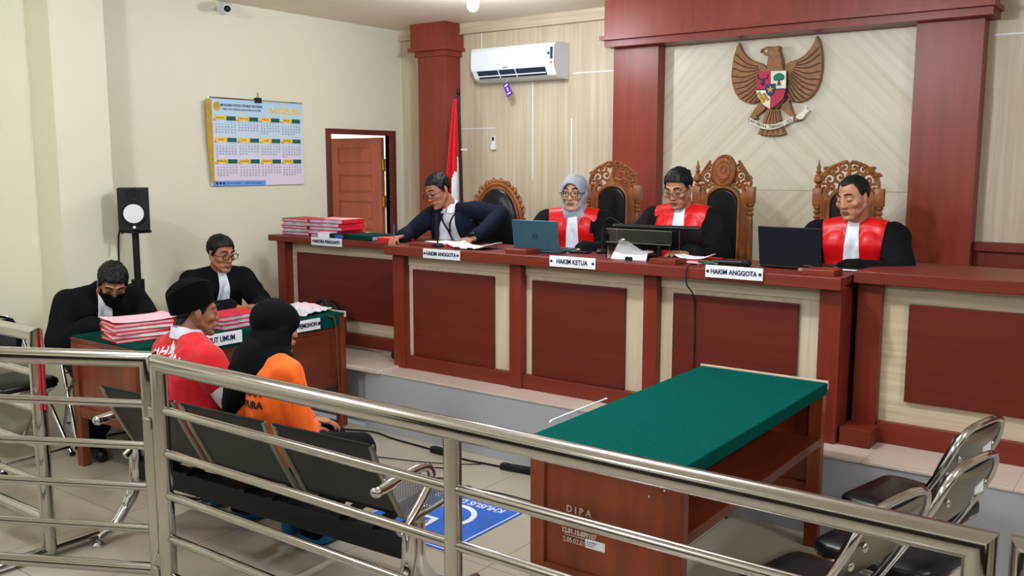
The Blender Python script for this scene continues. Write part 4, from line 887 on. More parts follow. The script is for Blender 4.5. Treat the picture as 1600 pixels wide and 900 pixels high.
# ================================================================ people
from mathutils.bvhtree import BVHTree
def skinmat(name,c):
    m=N(name); v=m.obj(); f=m.noise(v,14,3)
    m.base(m.ramp(f,[(.3,tuple(x*.9 for x in c)),(.7,c)])); m.set(.48); m.b.inputs['Subsurface Weight'].default_value=.08; m.b.inputs['Subsurface Radius'].default_value=(.02,.008,.004); return m.m
M['skin']=skinmat('warm brown skin',(186,128,98)); M['skin2']=skinmat('tan skin',(176,116,88)); M['skin3']=skinmat('brown skin',(150,98,72)); M['skinlight']=skinmat('light tan skin',(206,156,128))
M['hair']=plain('black hair',(9,8,9),.55,var=.3,scale=120,bump=.4)
M['lip']=plain('lips',(150,84,72),.45)
M['robe']=plain('black robe cloth',(9,10,14),.85,var=.1,scale=20,spec=.15)
M['satin_red']=plain('bright red satin',(200,14,20),.36,var=.05)
M['bib']=plain('white pleated cotton',(226,230,238),.7,var=.02)
M['navysuit']=plain('navy suit cloth',(16,22,38),.85,var=.1,scale=60,spec=.15)
M['shirt']=plain('white shirt cotton',(214,216,226),.7,var=.03)
M['greyveil']=plain('grey headscarf cloth',(150,158,168),.7,var=.05,sheen=.2)
M['blackveil']=plain('black headscarf cloth',(8,9,15),.9,var=.1,spec=.12)
M['redvest']=plain('red vest cloth',(196,20,32),.75,var=.06,sheen=.15)
M['orange']=plain('orange shirt cloth',(236,96,14),.7,var=.05,sheen=.1)
M['trouser']=plain('dark trousers',(10,11,18),.85,var=.1,spec=.15)
M['velvet']=plain('black velvet cap',(5,5,7),.95,spec=.1)
M['eyewhite']=plain('eye white',(225,220,214),.2,var=.01); M['iris']=plain('dark iris',(22,14,10),.15)
M['maskcloth']=plain('black face mask',(9,10,12),.85,spec=.15)
M['whiteprint']=plain('white print',(230,226,226),.6); M['blackprint']=plain('black print',(28,24,24),.6)
M['sole']=plain('blue sandal rubber',(20,110,170),.5)
M['lens']=N('thin spectacle lens').set(.02,trans=1,ior=1.05).m
def put(dst,src,m):
    src.xf(m); me=bpy.data.meshes.new('x'); src.b.to_mesh(me); src.b.free(); dst.b.from_mesh(me); bpy.data.meshes.remove(me)
def limb(mb,p0,p1,r0,r1):
    p0,p1=Vector(p0),Vector(p1); mb.tube([p0,p1],[r0,r1],16); mb.ell(p0,(r0,)*3,None,14,10); mb.ell(p1,(r1,)*3,None,14,10)
def chain(mb,pts,rs):
    for i in range(len(pts)-1): limb(mb,pts[i],pts[i+1],rs[i],rs[i+1])
def remesh(mb,voxel,smooth=4,fold=0,fs=9.,fz=1.,seed=0,keep=None):
    me=bpy.data.meshes.new('x'); mb.b.to_mesh(me); mb.b.free(); o=bpy.data.objects.new('x',me); COL.objects.link(o)
    r=o.modifiers.new('r','REMESH'); r.mode='VOXEL'; r.voxel_size=voxel; r.use_smooth_shade=True
    if smooth: s_=o.modifiers.new('s','SMOOTH'); s_.factor=.5; s_.iterations=smooth
    dg=bpy.context.evaluated_depsgraph_get(); dg.update(); out=bpy.data.meshes.new_from_object(o.evaluated_get(dg))
    bpy.data.objects.remove(o); bpy.data.meshes.remove(me)
    if fold:
        co=[v.co.copy() for v in out.vertices]; nr=[v.normal.copy() for v in out.vertices]; flat=[]
        for c,vn in zip(co,nr):
            q=Vector((c.x*fs,c.y*fs,c.z*fs*fz))+Vector((seed*7.3,0,seed))
            n_=noise.noise(q+Vector((0,0,0))+.6*Vector((noise.noise(q*.7),noise.noise(q*.7+Vector((5,5,5))),0)))
            c=c+vn*fold*((1-abs(n_)*2.6)*.8+.3*noise.noise(q*2.3)); flat.extend(c)
        out.vertices.foreach_set('co',flat); out.update()
    out.polygons.foreach_set('use_smooth',[True]*len(out.polygons))
    return out
def link(me,name,mat,parent):
    me.name=name; me.materials.clear(); me.materials.append(M[mat]); o=bpy.data.objects.new(name,me); COL.objects.link(o); o.parent=parent; return o
def shell(me,name,mat,parent,planes=(),pred=None,off=.004,thick=.003,relax=6,rough_=0,largest=True):
    """the piece of a surface between cutting planes, lifted off it as a garment panel of its own"""
    b=bmesh.new(); b.from_mesh(me); nrm={v.index:v.normal.copy() for v in b.verts}
    for v in b.verts: v.co+=v.normal*off
    if pred: bmesh.ops.delete(b,geom=[f for f in b.faces if not pred(f.calc_center_median(),f.normal)],context='FACES')
    for co,no in planes: bmesh.ops.bisect_plane(b,geom=b.verts[:]+b.edges[:]+b.faces[:],plane_co=co,plane_no=no,clear_outer=True)
    if largest and b.verts:
        todo=set(b.verts); best=[]
        while todo:
            st=[todo.pop()]; isl=[]
            while st:
                v=st.pop(); isl.append(v)
                for e in v.link_edges:
                    o_=e.other_vert(v)
                    if o_ in todo: todo.discard(o_); st.append(o_)
            if len(isl)>len(best): best=isl
        best=set(best); bmesh.ops.delete(b,geom=[v for v in b.verts if v not in best],context='VERTS')
    for _ in range(relax):
        new={}
        for v in b.verts:
            be=[e for e in v.link_edges if e.is_boundary]
            if len(be)==2: new[v]=v.co*.5+(be[0].other_vert(v).co+be[1].other_vert(v).co)*.25
        for v,c in new.items(): v.co=c
    if rough_:
        for v in b.verts: v.co+=v.normal*rough_*noise.noise(v.co*60)
    out=bpy.data.meshes.new(name); b.to_mesh(out); b.free()
    out.polygons.foreach_set('use_smooth',[True]*len(out.polygons))
    o=link(out,name,mat,parent); m_=o.modifiers.new('s','SOLIDIFY'); m_.thickness=thick; m_.offset=-1; return o
def hand(mb,w_,d,n,side,curl=.5,spread=.0,size=1.):
    """w_ wrist, d pointing direction, n back-of-hand normal, side = thumb on +s or -s"""
    w_=Vector(w_); d=Vector(d).normalized(); n=Vector(n); n=(n-d*n.dot(d)).normalized(); s=d.cross(n)*side
    for k,(o,l) in enumerate(((.030,.086),(.010,.090),(-.010,.086),(-.029,.078))):
        kn=w_+d*l*size+s*o*size; limb(mb,w_+d*.005+s*o*.55,kn,.0135*size,.0115*size)
        L=(.072,.080,.074,.057)[k]*size; p=kn; a=curl*(.45+.06*k); r_=(.0088,.009,.0086,.0076)[k]*size
        for sg,f in ((.45,1.),(.30,1.5),(.25,1.1)):
            dd=(d+s*spread*(1.5-k)*.12)*math.cos(a)-n*math.sin(a); q=p+dd.normalized()*L*sg; limb(mb,p,q,r_,r_*.92); p=q; r_*=.92; a+=curl*.55*f
    mb.ell(w_+d*.045*size,(.04*size,.04*size,.04*size),Matrix((s,d,n)).transposed().to_4x4()@Matrix.Diagonal((.95,1.0,.38,1)),14,10)
    p=w_+d*.022*size+s*.028*size-n*.006
    for L,dr in ((.038,d*.62+s*.75-n*.30),(.032,d*.85+s*.35-n*.35),(.026,d*.95+s*.12-n*.45)):
        q=p+dr.normalized()*L*size; limb(mb,p,q,.0125*size if L>.035 else .0105*size,.0100*size); p=q
def head(mb,Hm,k=1.,fat=0,bigear=0):
    h=MB(); f=1+fat
    h.ell((0,.018,.040),(.074,.094,.080)).ell((0,-.012,-.010),(.066*f,.076,.085))
    h.ell((0,-.030,-.072),(.052*f,.052,.038)).ell((0,-.074,-.098),(.022,.016,.016))
    for s in (-1,1):
        limb(h,(s*.058*f,.0,-.045),(s*.022,-.062,-.098),.018,.014)       # jaw line
        h.ell((s*.040*f,-.056,-.022),(.024,.020,.020)); h.ell((s*.026,-.060,-.064),(.020*f,.014,.020))
        limb(h,(s*.014,-.082,.030),(s*.052,-.064,.028),.0080,.0075)         # brow
        h.ell((s*.032,-.074,.008),(.017,.010,.0095))                        # lid
        h.ell((s*(.077+bigear),.012,-.004),(.007,.018,.031),Euler((R(-8),0,R(s*22)))).ell((s*.076,.006,-.026),(.007,.010,.013))
        h.ell((s*.0115,-.094,-.033),(.0085,.010,.0075))
    limb(h,(0,-.084,.018),(0,-.099,-.026),.0075,.0105); h.ell((0,-.101,-.031),(.0105,.010,.009))
    h.ell((0,-.086,-.060),(.026,.012,.010)); h.ell((0,-.088,-.056),(.021,.0105,.0055)); h.ell((0,-.087,-.069),(.019,.0105,.006))
    put(mb,h,Hm@Matrix.Scale(k,4))
def face_bits(t,Hm,k,look='down',brow=1,hairmat='hair',glasses=None):
    def P(name,mat,mb,m=Hm): mb.xf(m@Matrix.Scale(k,4)); return mb.obj(name,mat,t,True,auto=180)
    for s in (-1,1):
        if brow: P('eyebrow',hairmat,MB().tube(smoothpath([(s*.014,-.0925,.033),(s*.032,-.089,.041),(s*.053,-.073,.034)],4),[.0022]+[.0036]*7+[.0018],8))
        if look=='open':
            P('eye','eyewhite',MB().ell((s*.032,-.0785,.007),(.0125,.0075,.0055))); P('iris','iris',MB().ell((s*.032,-.084,.007),(.0052,.0035,.0050)))
            P('eyelid_line','iris',MB().tube([(s*.019,-.083,.008),(s*.032,-.088,.0125),(s*.045,-.079,.008)],.0016,6))
        else:
            P('eyelid_line','iris',MB().tube(smoothpath([(s*.019,-.0815,.004),(s*.032,-.0845,-.001),(s*.046,-.076,.003)],3),.0018,6))
    P('lips','lip',MB().ell((0,-.0905,-.0565),(.0215,.0095,.0040)).ell((0,-.0895,-.0665),(.0185,.0095,.0048)))
    P('mouth_line','iris',MB().tube(smoothpath([(-.023,-.090,-.0615),(0,-.0995,-.0612),(.023,-.090,-.0615)],3),.0013,6))
    for s in (-1,1): P('nostril','iris',MB().ell((s*.0065,-.101,-.0385),(.0026,.003,.0015)))
    if glasses:
        g=MB()
        for s in (-1,1):
            lw,lh=.0245,.0175; pts=[]
            for i in range(24):
                a=2*PI*i/24; cx=math.copysign(abs(math.cos(a))**.6,math.cos(a)); sz=math.copysign(abs(math.sin(a))**.6,math.sin(a)); pts.append((s*.032+lw*cx,-.103+.10*abs(lw*cx*s+.032-.005)*.25,.002+lh*sz))
            g.tube(pts,.0022 if glasses!='thin' else .0013,6,closed=True); g.tube([(s*.0565,-.097,.008),(s*.076,-.085,.008),(s*.081,-.02,.006),(s*.081,.008,.0),(s*.080,.020,-.012)],.0019,6)
        g.tube([(-.008,-.104,.006),(0,-.107,.009),(.008,-.104,.006)],.0019,6)
        P('glasses','black' if glasses!='brown' else 'featherdark',g)
def hairpred(Hi,k,line=.052,side=-.008,nape=-.05,recede=0.):
    T=[(-.13,line+.006),(-.075,line),(-.055,line-.006),(-.040,line-.022),(-.022,.012),(-.012,side),(.004,side-.004),(.012,.022),(.030,.026),(.042,.0),(.052,-.030),(.075,nape),(.14,nape-.005)]
    def f(c,n):
        p=(Hi@c)/k
        if p.z>.16 or p.length>.17: return False
        if abs(p.x)>.079 and p.z<.03: return False
        y=p.y; h=T[-1][1]
        for (a,ha),(b,hb) in zip(T,T[1:]):
            if y<b: h=ha+(hb-ha)*max(0,(y-a)/(b-a)); break
        if y<-.02 and recede: h+=recede*max(0,1-abs(abs(p.x)-.045)/.03)+.01
        return p.z>h
    return f
CHEST=.0
def person(label,loc,rz,hs=.45,neck=(0,0,.56),headp=(0,-.03,.70),hrot=(0,0,0),arms=None,skin='skin',hk=1.,fat=0.,k=1.,legs=None,handpose=None,width=.185,vox=.0048,name='person',sdrop=0.):
    """seated figure facing local -Y; all points measured from the seat top; arms = ((elbow, wrist), (elbow, wrist)) on -x then +x side"""
    t=thing(name,label,'person',loc,rz)
    S=lambda p: Vector((p[0],p[1],p[2]+hs))
    nk=S(neck); pv=S((0,.03,.10)); ch=pv.lerp(nk,.62)+Vector((0,.025,0)); hd=S(headp)
    Hm=Matrix.Translation(hd)@Euler((R(hrot[0]),R(hrot[1]),R(hrot[2]))).to_matrix().to_4x4(); Hi=Hm.inverted()
    mb=MB()
    head(mb,Hm,hk,fat)
    limb(mb,nk+Vector((0,.012,-.02)),hd+Hm.to_3x3()@Vector((0,.022,-.06)),.058,.053)
    # torso
    for s in (-1,1):
        limb(mb,nk+Vector((s*.03,.01,-.015)),nk+Vector((s*(width-.02),.012,-.045)),.042,.050)
        limb(mb,ch+Vector((s*.075,0,0)),pv+Vector((s*.075,0,0)),.095,.10); limb(mb,nk+Vector((s*.09,.015,-.09)),ch+Vector((s*.08,0,0)),.085,.095)
    mb.ell(pv+Vector((0,-.02,0)),(.17,.13,.12))
    J={'nk':nk,'pv':pv,'ch':ch,'hd':hd,'Hm':Hm,'Hi':Hi,'sh':[],'el':[],'wr':[],'hip':[],'kn':[],'an':[],'t':t,'hk':hk,'hs':hs}
    arms=arms or (((-.26,-.06,.28),(-.17,-.28,.30)),((.26,-.06,.28),(.17,-.28,.30)))
    for i,s in enumerate((-1,1)):
        sh=nk+Vector((s*width,.012,-.055-sdrop)); el,wr=S(arms[i][0]),S(arms[i][1])
        if len(arms[i])>2: sh=sh+Vector(arms[i][2])
        limb(mb,sh,el,.048,.038); limb(mb,el,wr,.038,.026)
        hp=(handpose or (None,None))[i] or {}
        d=Vector(hp.get('d',(wr-el).normalized())); hand(mb,wr+d*.008,d,hp.get('n',(0,0,1)),hp.get('side',-s),hp.get('curl',.5),hp.get('spread',.3),hp.get('size',1.))
        J['sh'].append(sh); J['el'].append(el); J['wr'].append(wr)
    lg=legs or (((-.12,-.42,.06),(-.12,-.40,.0)),((.12,-.42,.06),(.12,-.40,.0)))
    for i,s in enumerate((-1,1)):
        hip=pv+Vector((s*.095,-.02,-.01)); kn=S(lg[i][0]); an=Vector((lg[i][1][0],lg[i][1][1],.085))
        chain(mb,[hip,kn,an],[.085,.058,.036]); 
        fd=Vector((0,-1,0)); limb(mb,an+Vector((0,.02,-.045)),an+fd*.13+Vector((0,0,-.055)),.034,.026); J['hip'].append(hip); J['kn'].append(kn); J['an'].append(an)
    me=remesh(mb,vox,5); J['body']=me
    link(me,'body',skin,t)
    return t,J
def torso_cloth(J,g=.022,sleeve=(.075,.060,.055),to=.93,hem=0.0,width=None,body=1,legs=0,neckr=.062,voxel=.0085,fold=.004,fs=9,fz=.6,seed=1,cuff=1.0,smooth=5,skirt=False,short=0):
    mb=MB(); nk,ch,pv=J['nk'],J['ch'],J['pv']
    limb(mb,nk+Vector((0,.014,.005)),nk+Vector((0,.01,-.06)),neckr,neckr+.02)
    for i,s in enumerate((-1,1)):
        sh,el,wr=J['sh'][i],J['el'][i],J['wr'][i]
        limb(mb,nk+Vector((s*.03,.012,-.02)),sh,.045+g,.052+g)
        limb(mb,nk+Vector((s*.085,.015,-.10)),ch+Vector((s*.08,0,0)),.088+g*.8,.098+g)
        limb(mb,ch+Vector((s*.078,0,0)),pv+Vector((s*.08,0,.0)),.098+g,.108+g)
        if sleeve:
            if short: limb(mb,sh,sh.lerp(el,short),sleeve[0],sleeve[1]); continue
            limb(mb,sh,el,sleeve[0],sleeve[1]); w2=el.lerp(wr,to); limb(mb,el,w2,sleeve[1],sleeve[2])
        if legs or skirt: limb(mb,J['hip'][i],J['kn'][i],.10+g,.085+g if skirt else .072+g)
        if skirt: limb(mb,J['kn'][i],J['an'][i]+Vector((0,0,.12)),.085+g,.08+g)
    mb.ell(pv+Vector((0,-.02,-.0)),(.18+g,.14+g,.12+g*.5))
    return remesh(mb,voxel,smooth,fold,fs,fz,seed)
def trousers(J,mat='trouser'):
    mb=MB()
    for i in (0,1): chain(mb,[J['hip'][i],J['kn'][i],J['an'][i]+Vector((0,0,.0))],[.105,.078,.058])
    mb.ell(J['pv']+Vector((0,-.01,-.02)),(.175,.14,.10)); return link(remesh(mb,.009,4,.004,9,1,3),'trousers',mat,J['t'])
def shoes(J,mat='black',sole=None):
    for i in (0,1):
        a=J['an'][i]; mb=MB(); limb(mb,a+Vector((0,.025,-.045)),a+Vector((0,-.14,-.05)),.042,.036); mb.ell(a+Vector((0,-.06,-.05)),(.047,.11,.034))
        link(remesh(mb,.006,3),'shoe' if not sole else 'sandal',mat,J['t'])
def pl(J,x,z,nx,nz,y=0,ny=0): return (Vector((x,J['nk'].y+y,J['nk'].z+z)),Vector((nx,ny,nz)).normalized())
def bib(J,me,w0=.030,w1=.050,L=.34,lean=0,mat='bib',off=.010,shift=0):
    # front strip between two slightly spreading planes
    a=(w1-w0)/L
    o=shell(me,'neck_bib',mat,J['t'],planes=[pl(J,w0+shift,0,1,a),pl(J,-w0+shift,0,-1,a),(Vector((0,J['nk'].y-.03,0)),Vector((0,1,0))),pl(J,0,.03,0,1),pl(J,0,-L,0,-1)],off=off,thick=.004,relax=0)
    pc=MB()
    for s in (-1,1): pass
    return o
def stole(J,me,w=.155,w2=.12,inner=.028,inner2=.05,L=.36,back=.06):
    a=(w2-w)/L; b_=(inner2-inner)/L
    for s in (-1,1):
        shell(me,'red_front_panel','satin_red',J['t'],planes=[pl(J,s*w,-.02,s,a),pl(J,s*inner,0,-s,-b_),(Vector((0,J['nk'].y+back,0)),Vector((0,1,-.25)).normalized()),pl(J,0,-L,0,-1)],off=.006,thick=.005,relax=2)
def robe_person(*a,red=True,L=.36,robe_seed=1,bibkw=None,**kw):
    t,J=person(*a,**kw)
    me=torso_cloth(J,.018,(.078,.072,.070),.80,seed=robe_seed,fold=.008,fs=8,fz=.6,skirt=True); link(me,'robe','robe',t)
    tm=torso_cloth(J,.021,None,seed=robe_seed,fold=.007,fs=7,fz=.5)
    if red: stole(J,tm,L=L)
    bib(J,tm,L=L,**(bibkw or {}))
    # folded white neckband
    pass
    trousers(J); shoes(J)
    return t,J,me
def hairdo(J,mat='hair',off=.007,rough_=.004,**kw):
    return shell(J['body'],'hair',mat,J['t'],pred=hairpred(J['Hi'],J['hk'],**kw),off=off,thick=.006,relax=4,rough_=rough_)
PZ=.39
AX=lambda x,y,z:(x,y,z)
# --- clerk in the navy suit
t,J=person('man in an open navy suit and white shirt, writing with a pen, glasses',(-4.16,4.98,PZ),R(4),.45,neck=(.0,-.06,.555),headp=(-.055,-.14,.675),hrot=(24,-6,-16),
  arms=(((-.25,-.20,.38),(-.145,-.43,.375)),((.40,-.04,.52),(.385,-.33,.38),(.01,0,.04))),skin='skin2',hk=.98,fat=.04,
  handpose=({'d':(.1,-1,-.1),'curl':1.3,'n':(-.3,0,1)},{'d':(-.75,-.5,-.15),'curl':.5,'n':(0,-.2,1)}))
sh=torso_cloth(J,.006,None,neckr=.058,fold=.003,seed=3); link(sh,'shirt','shirt',t)
jk=torso_cloth(J,.016,(.066,.056,.046),.92,seed=2,fold=.008,fs=8)
z_=J['nk'].z
def openfront(c,n):
    d=z_+.03-c.z; 
    return not (c.y<J['nk'].y+.02 and abs(c.x-.02)<.030+.27*max(0,d)*1.0 and c.z>z_-.42) and not (c-J['nk']-Vector((0,0,.02))).length<.075
shell(jk,'jacket','navysuit',t,pred=openfront,off=0,thick=.006,relax=8)
for s in (-1,1): 
    shell(jk,'lapel','navysuit',t,planes=[(Vector((.02+s*.045,0,z_)),Vector((-s*1,0,-.30)).normalized()),(Vector((.02+s*.105,0,z_-.02)),Vector((s*1,0,.30)).normalized()),(Vector((0,J['nk'].y+.0,0)),Vector((0,1,0))),pl(J,0,-.26,0,-1)],pred=openfront,off=.007,thick=.005)
    shell(sh,'shirt_collar','shirt',t,pred=lambda c,n:(c-J['nk']).length<.085,planes=[pl(J,s*.006,0,-s,0),pl(J,0,.03,0,1),pl(J,0,-.035,0,-1,0,0),(Vector((0,J['nk'].y+.03,0)),Vector((0,1,0)))],off=.013,thick=.003)
M['lanyard']=plain('black lanyard ribbon',(16,18,26),.6)
nkv=J['nk']; bt=BVHTree.FromPolygons([v.co for v in sh.vertices],[p.vertices for p in sh.polygons])
def onfront(x,z,o=.006):
    h=bt.ray_cast(Vector((x,nkv.y-.6,z)),Vector((0,1,0)))[0]; return (h if h else Vector((x,nkv.y-.1,z)))+Vector((0,-o,0))
MB().tube([onfront(-.05+.05*i/8,nkv.z-.02-.16*i/8) for i in range(9)]+[onfront(.0+.06*i/6,nkv.z-.18-.06*i/6) for i in range(1,7)],.006,6).tube([onfront(.075-.07*i/8,nkv.z-.02-.14*i/8) for i in range(9)],.006,6).tube([onfront(.06+.04*i/5,nkv.z-.24+.02*i/5) for i in range(6)],.008,6).obj('lanyard','lanyard',t,True)
hairdo(J,line=.074,rough_=.006); face_bits(t,J['Hm'],J['hk'],glasses='black'); trousers(J,'navysuit'); shoes(J)
w_=J['wr'][1]; MB().tube([w_+Vector((-.012,-.012,0))+Vector((.031*math.cos(2*PI*i/20),.006*math.cos(2*PI*i/20),.031*math.sin(2*PI*i/20))) for i in range(20)],.009,8,closed=True).box(w_.x-.03,w_.x+.008,w_.y-.035,w_.y+.0,w_.z+.022,w_.z+.032,.004).obj('wristwatch','black',t,True)
p=thing('pen','blue pen in the hand of the man in the navy suit','pen',(-4.275,4.46,1.235)); MB().cyl((0,0,-.035),(-.035,.045,.065),.004,.0045).obj('barrel','lblue',p,True); MB().cyl((0,0,-.035),(.004,-.005,-.046),.003,.001).obj('tip','black',p,True)
# --- judge in the grey headscarf
t,J,rb=robe_person('woman judge in a grey headscarf and glasses, black robe with red front',(-3.20,5.02,PZ),R(22),.44,neck=(0,-.03,.555),headp=(0,-.055,.685),hrot=(3,0,-6),arms=(((-.27,-.20,.32),(-.12,-.42,.345)),((.27,-.20,.32),(.10,-.44,.345))),skin='skinlight',hk=.95,fat=.05,width=.185,robe_seed=4)
def hijab(J,mat,front=.19,longb=0,face=True,seed=1,fold=.005):
    mb=MB(); h=MB(); k=J['hk']
    h.ell((0,.022,.036),(.083,.104,.092)).ell((0,.005,-.035),(.080,.085,.085)).ell((0,-.018,-.080),(.064,.066,.042)); h.ell((0,-.02,.03),(.078,.082,.083)).ell((0,.010,-.006),(.0945,.050,.058)); put(mb,h,J['Hm']@Matrix.Scale(k,4))
    nk=J['nk']; limb(mb,J['hd']+J['Hm'].to_3x3()@Vector((0,.01,-.08)),nk+Vector((0,.005,-.0)),.072,.088 if longb else .078)
    for s in (-1,1): limb(mb,nk+Vector((s*.02,-.0,-.01)),nk+Vector((s*(.085 if longb else .05),-.01,-.055)),.085 if longb else .07,.062 if longb else .05)
    front and mb.ell(nk+Vector((0,-.045,-front*.45)),(.085,.07,front*.6))
    if longb:
        limb(mb,nk+Vector((.01,.045,.0)),nk+Vector((.03,.095,-.09)),.088,.085); limb(mb,nk+Vector((.03,.09,-.09)),nk+Vector((.085,.115,-longb*.6)),.085,.062); limb(mb,nk+Vector((.085,.115,-longb*.6)),nk+Vector((.11,.12,-longb)),.062,.035)
        limb(mb,nk+Vector((.05,.03,-.03)),nk+Vector((.14,.02,-.13)),.10,.075); limb(mb,nk+Vector((-.03,.0,-.01)),nk+Vector((-.06,-.03,-.06)),.085,.07)
        for s in (-1,1): limb(mb,J['hd']+Vector((0,.03,-.05)),nk+Vector((s*.03+.02,.045,-.05)),.09,.085)
    me=remesh(mb,.0065,5,fold,10,.5,seed); Hi=J['Hi']
    def keep(c,n):
        q=(Hi@c)/k; return not (q.y<-.02 and (q.x/.064)**2+((q.z+.016)/.090)**2<1)
    o=shell(me,'headscarf',mat,J['t'],pred=keep,off=.002,thick=.006,relax=8); return o,me
hijab(J,'greyveil',0); face_bits(t,J['Hm'],J['hk'],'open',glasses='black')
# --- judge in the middle
t,J,rb=robe_person('man judge with short black hair and glasses reading downwards, red and black robe',(-2.40,4.98,PZ),R(6),.48,neck=(0,-.06,.555),headp=(-.01,-.125,.69),hrot=(22,0,-6),arms=(((-.27,-.22,.32),(-.16,-.42,.345)),((.27,-.22,.32),(.16,-.42,.345))),skin='skin',hk=.92,fat=.05,robe_seed=6)
hairdo(J,line=.074,off=.011,rough_=.007); face_bits(t,J['Hm'],J['hk'],glasses='thin')
# --- judge at the right
t,J,rb=robe_person('man judge at the right with receding hair looking down, red and black robe',(-1.42,4.98,PZ),R(4),.44,neck=(0,-.03,.55),headp=(-.01,-.085,.695),hrot=(12,-4,-24),arms=(((-.27,-.18,.32),(-.16,-.42,.345)),((.27,-.20,.31),(.0,-.42,.345))),skin='skin',hk=.93,fat=.17,width=.19,robe_seed=8)
hairdo(J,line=.075,off=.006,recede=.03); face_bits(t,J['Hm'],J['hk'])
# --- masked prosecutor
t,J,rb=robe_person('man in a black robe and black face mask bowing over the desk files',(-5.42,3.0,0),R(72),.45,neck=(0,-.20,.495),headp=(.04,-.33,.55),hrot=(33,4,-4),arms=(((-.26,-.26,.22),(-.06,-.42,.325)),((.28,-.26,.22),(.14,-.44,.325))),skin='skin3',hk=1.0,red=False,robe_seed=10,L=.26,bibkw=dict(w0=.03,w1=.045))
hairdo(J,line=.064,off=.011,rough_=.008); face_bits(t,J['Hm'],J['hk'])
Hi=J['Hi']; shell(J['body'],'face_mask','maskcloth',t,pred=lambda c,n:(lambda q:q.y<-.02 and q.y>-.13 and q.z<-.012 and q.z>-.125 and abs(q.x)<.075)(Hi@c),off=.006,thick=.003,relax=6)
# --- prosecutor with glasses
t,J,rb=robe_person('man in a black robe and glasses with a pleated white bib, hands on the desk',(-5.36,3.80,0),R(82),.43,neck=(0,-.10,.55),headp=(0,-.16,.675),hrot=(10,0,6),arms=(((-.27,-.22,.29),(-.06,-.46,.345)),((.27,-.22,.29),(.08,-.48,.345))),skin='skin2',hk=1.0,fat=.02,red=False,robe_seed=12,L=.33,bibkw=dict(w0=.028,w1=.055))
hairdo(J,line=.068,off=.011); face_bits(t,J['Hm'],J['hk'],'open',glasses='black')
def project_text(text,size,mat,parent,me,c,w0=Vector((0,0,0)),sx=.8,name='lettering',bold=.001,arcr=0,up=0):
    """print lettering onto the back (+Y side) of a garment"""
    o=lettering(text,size,mat,parent,Matrix.Identity(4),name,depth=0.0,sx=sx,bold=bold)
    bt=BVHTree.FromPolygons([v.co for v in me.vertices],[p.vertices for p in me.polygons])
    b=bmesh.new(); b.from_mesh(o.data); bmesh.ops.subdivide_edges(b,edges=[e for e in b.edges if e.calc_length()>.012],cuts=2,use_grid_fill=False); bmesh.ops.triangulate(b,faces=b.faces[:])
    for v in b.verts:
        x,z=-v.co.x+c[0],v.co.y+c[1]
        if arcr: z-=(v.co.x**2)/arcr
        h=bt.ray_cast(Vector((x,c[2]+.6,z)),Vector((0,-1,0)))[0]
        v.co=(h if h else Vector((x,c[2],z)))+Vector((0,.0035,0))
    b.to_mesh(o.data); b.free(); return o
# --- man in red detainee vest
t,J=person('man in a red detainee vest and black cap seated with his back turned',(-3.71,2.50,0),R(172),.395,sdrop=.035,width=.175,neck=(0,.0,.505),headp=(.0,-.04,.622),hrot=(6,0,-12),arms=(((-.24,-.06,.25),(-.13,-.27,.14)),((.24,-.06,.25),(.13,-.27,.14))),skin='skin3',hk=1.0,legs=(((-.12,-.42,.05),(-.14,-.16)),((.12,-.42,.05),(.14,-.20))))
sh=torso_cloth(J,.008,(.066,.058,.050),.92,neckr=.060,seed=14,fold=.004); link(sh,'shirt','shirt',t)
vs=torso_cloth(J,.026,(.084,.080,.07),.3,short=.38,neckr=.05,seed=15,fold=.006)
nz=J['nk'].z
vo=shell(vs,'vest','redvest',t,pred=lambda c,n:(c-J['nk']-Vector((0,-.01,.045))).length>.082 and c.z>J['pv'].z-.08,off=.002,thick=.006,relax=6)
cl=MB()
for i in range(1): cl.loft([[(.071*k_*math.cos(2*PI*i/24),.010+.071*k_*math.sin(2*PI*i/24),z_+.012*math.sin(2*PI*i/24)) for i in range(24)] for k_,z_ in ((.90,.045),(.97,.048),(1.12,-.002),(1.08,-.004),(.90,.045))],cap=False)
cl.xf(Matrix.Translation(J['nk'])).obj('shirt_collar','shirt',t,True)
project_text('TAHANAN',.062,'whiteprint',t,vs,(.0,nz-.055,J['nk'].y),sx=.85,bold=.0015,arcr=.5)
hairdo(J,line=.06,off=.003,nape=-.062); face_bits(t,J['Hm'],J['hk'],'open')
cp=MB(); rings=[]
for z,kx,ky,dz in ((.024,.083,.104,0),(.040,.085,.106,0),(.115,.086,.106,0),(.134,.085,.104,0),(.137,.078,.097,0),(.126,.030,.06,0)):
    rings.append([(kx*math.cos(2*PI*i/40),.012+ky*math.sin(2*PI*i/40),z+.010*math.sin(2*PI*i/40)*-1+.016*math.cos(4*PI*i/40)*(1 if z>.1 else 0)) for i in range(40)])
cp.loft(rings).xf(J['Hm']@Matrix.Scale(J['hk'],4)@Matrix.Rotation(R(-17),4,'X')).obj('cap','velvet',t,True,auto=50)
trousers(J); shoes(J,'sole',True)
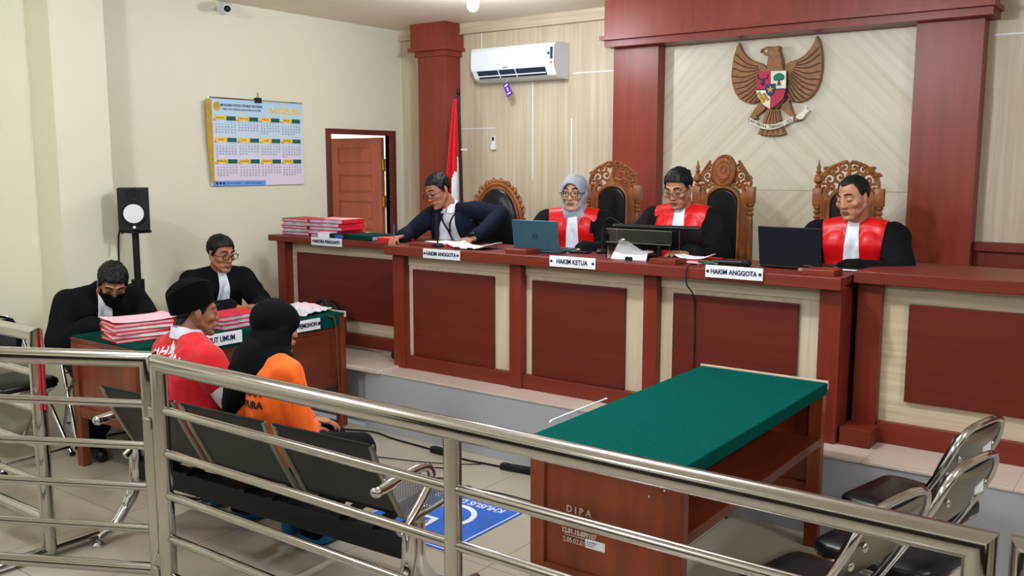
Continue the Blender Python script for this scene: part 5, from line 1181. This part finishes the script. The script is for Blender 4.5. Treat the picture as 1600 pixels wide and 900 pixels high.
# --- woman in orange
t,J=person('woman in an orange shirt and long black headscarf seated with her back turned',(-3.17,2.52,0),R(174),.37,neck=(0,.0,.51),headp=(-.0,-.045,.625),hrot=(10,0,-6),arms=(((-.215,-.02,.19),(-.02,-.19,.15)),((.22,-.05,.22),(.12,-.28,.15))),skin='skin2',hk=.97,width=.155,legs=(((-.11,-.40,.02),(-.10,-.13)),((.11,-.40,.02),(.10,-.17))))
me=torso_cloth(J,.012,(.066,.056,.046),.95,seed=21,fold=.007,fs=8,neckr=.06); link(me,'shirt','orange',t)
nz=J['nk'].z
project_text('PEREMPUAN',.042,'blackprint',t,me,(-.03,nz-.125,J['nk'].y),sx=.95,bold=.0014); project_text('MARTAPURA',.042,'blackprint',t,me,(-.03,nz-.175,J['nk'].y),sx=.95,bold=.0014)
hijab(J,'blackveil',.14,.34,seed=5); face_bits(t,J['Hm'],J['hk'],'open'); trousers(J); shoes(J,'sole',True)
# ---------------------------------------------------------------- small pieces hang under the part they belong to
UNDER={'iris':'eye','screen':'lid','keys':'keyboard_base','lettering':'sign_board','emblem_dot':'sign_board','logo_ring':'lid','date_grid':'sheet','month_tab':'sheet','month_strip':'sheet','red_flash':'sheet','footer_band':'sheet','footer_icon':'sheet','round_seal':'sheet','star':'inner_shield','tree_crown':'shield','tree_trunk':'shield','bull_head':'shield','rice_and_cotton':'shield','feather_rib':'wing','tail_rib':'tail','letter':'motto_ribbon','tuft_button':'back_pad','screw_cap':'back_shell','sticker':'back_shell','medallion_relief':'medallion','finial':'back_post','seat_rim':'seat','socket':'strip_body','stencil_lettering':'end_panel','stencil_line':'end_panel','asset_sticker':'end_panel','power_light':'cabinet','woofer_ring':'cabinet','woofer_cone':'cabinet','tweeter':'cabinet','display_window':'front_panel','nostril':'body','mouth_line':'lips','lapel':'jacket','tie':'cloth'}
for r_ in [o for o in SC.objects if o.parent is None]:
    ch=list(r_.children)
    for n_,host in UNDER.items():
        hs_=[c for c in ch if c.name.split('.')[0]==host]
        if not hs_: continue
        mine=[c for c in ch if c.name.split('.')[0]==n_]
        for i_,c in enumerate(mine):
            h_=hs_[min(i_*len(hs_)//max(1,len(mine)),len(hs_)-1)]
            if h_.matrix_local==Matrix.Identity(4) and not c.children: c.parent=h_
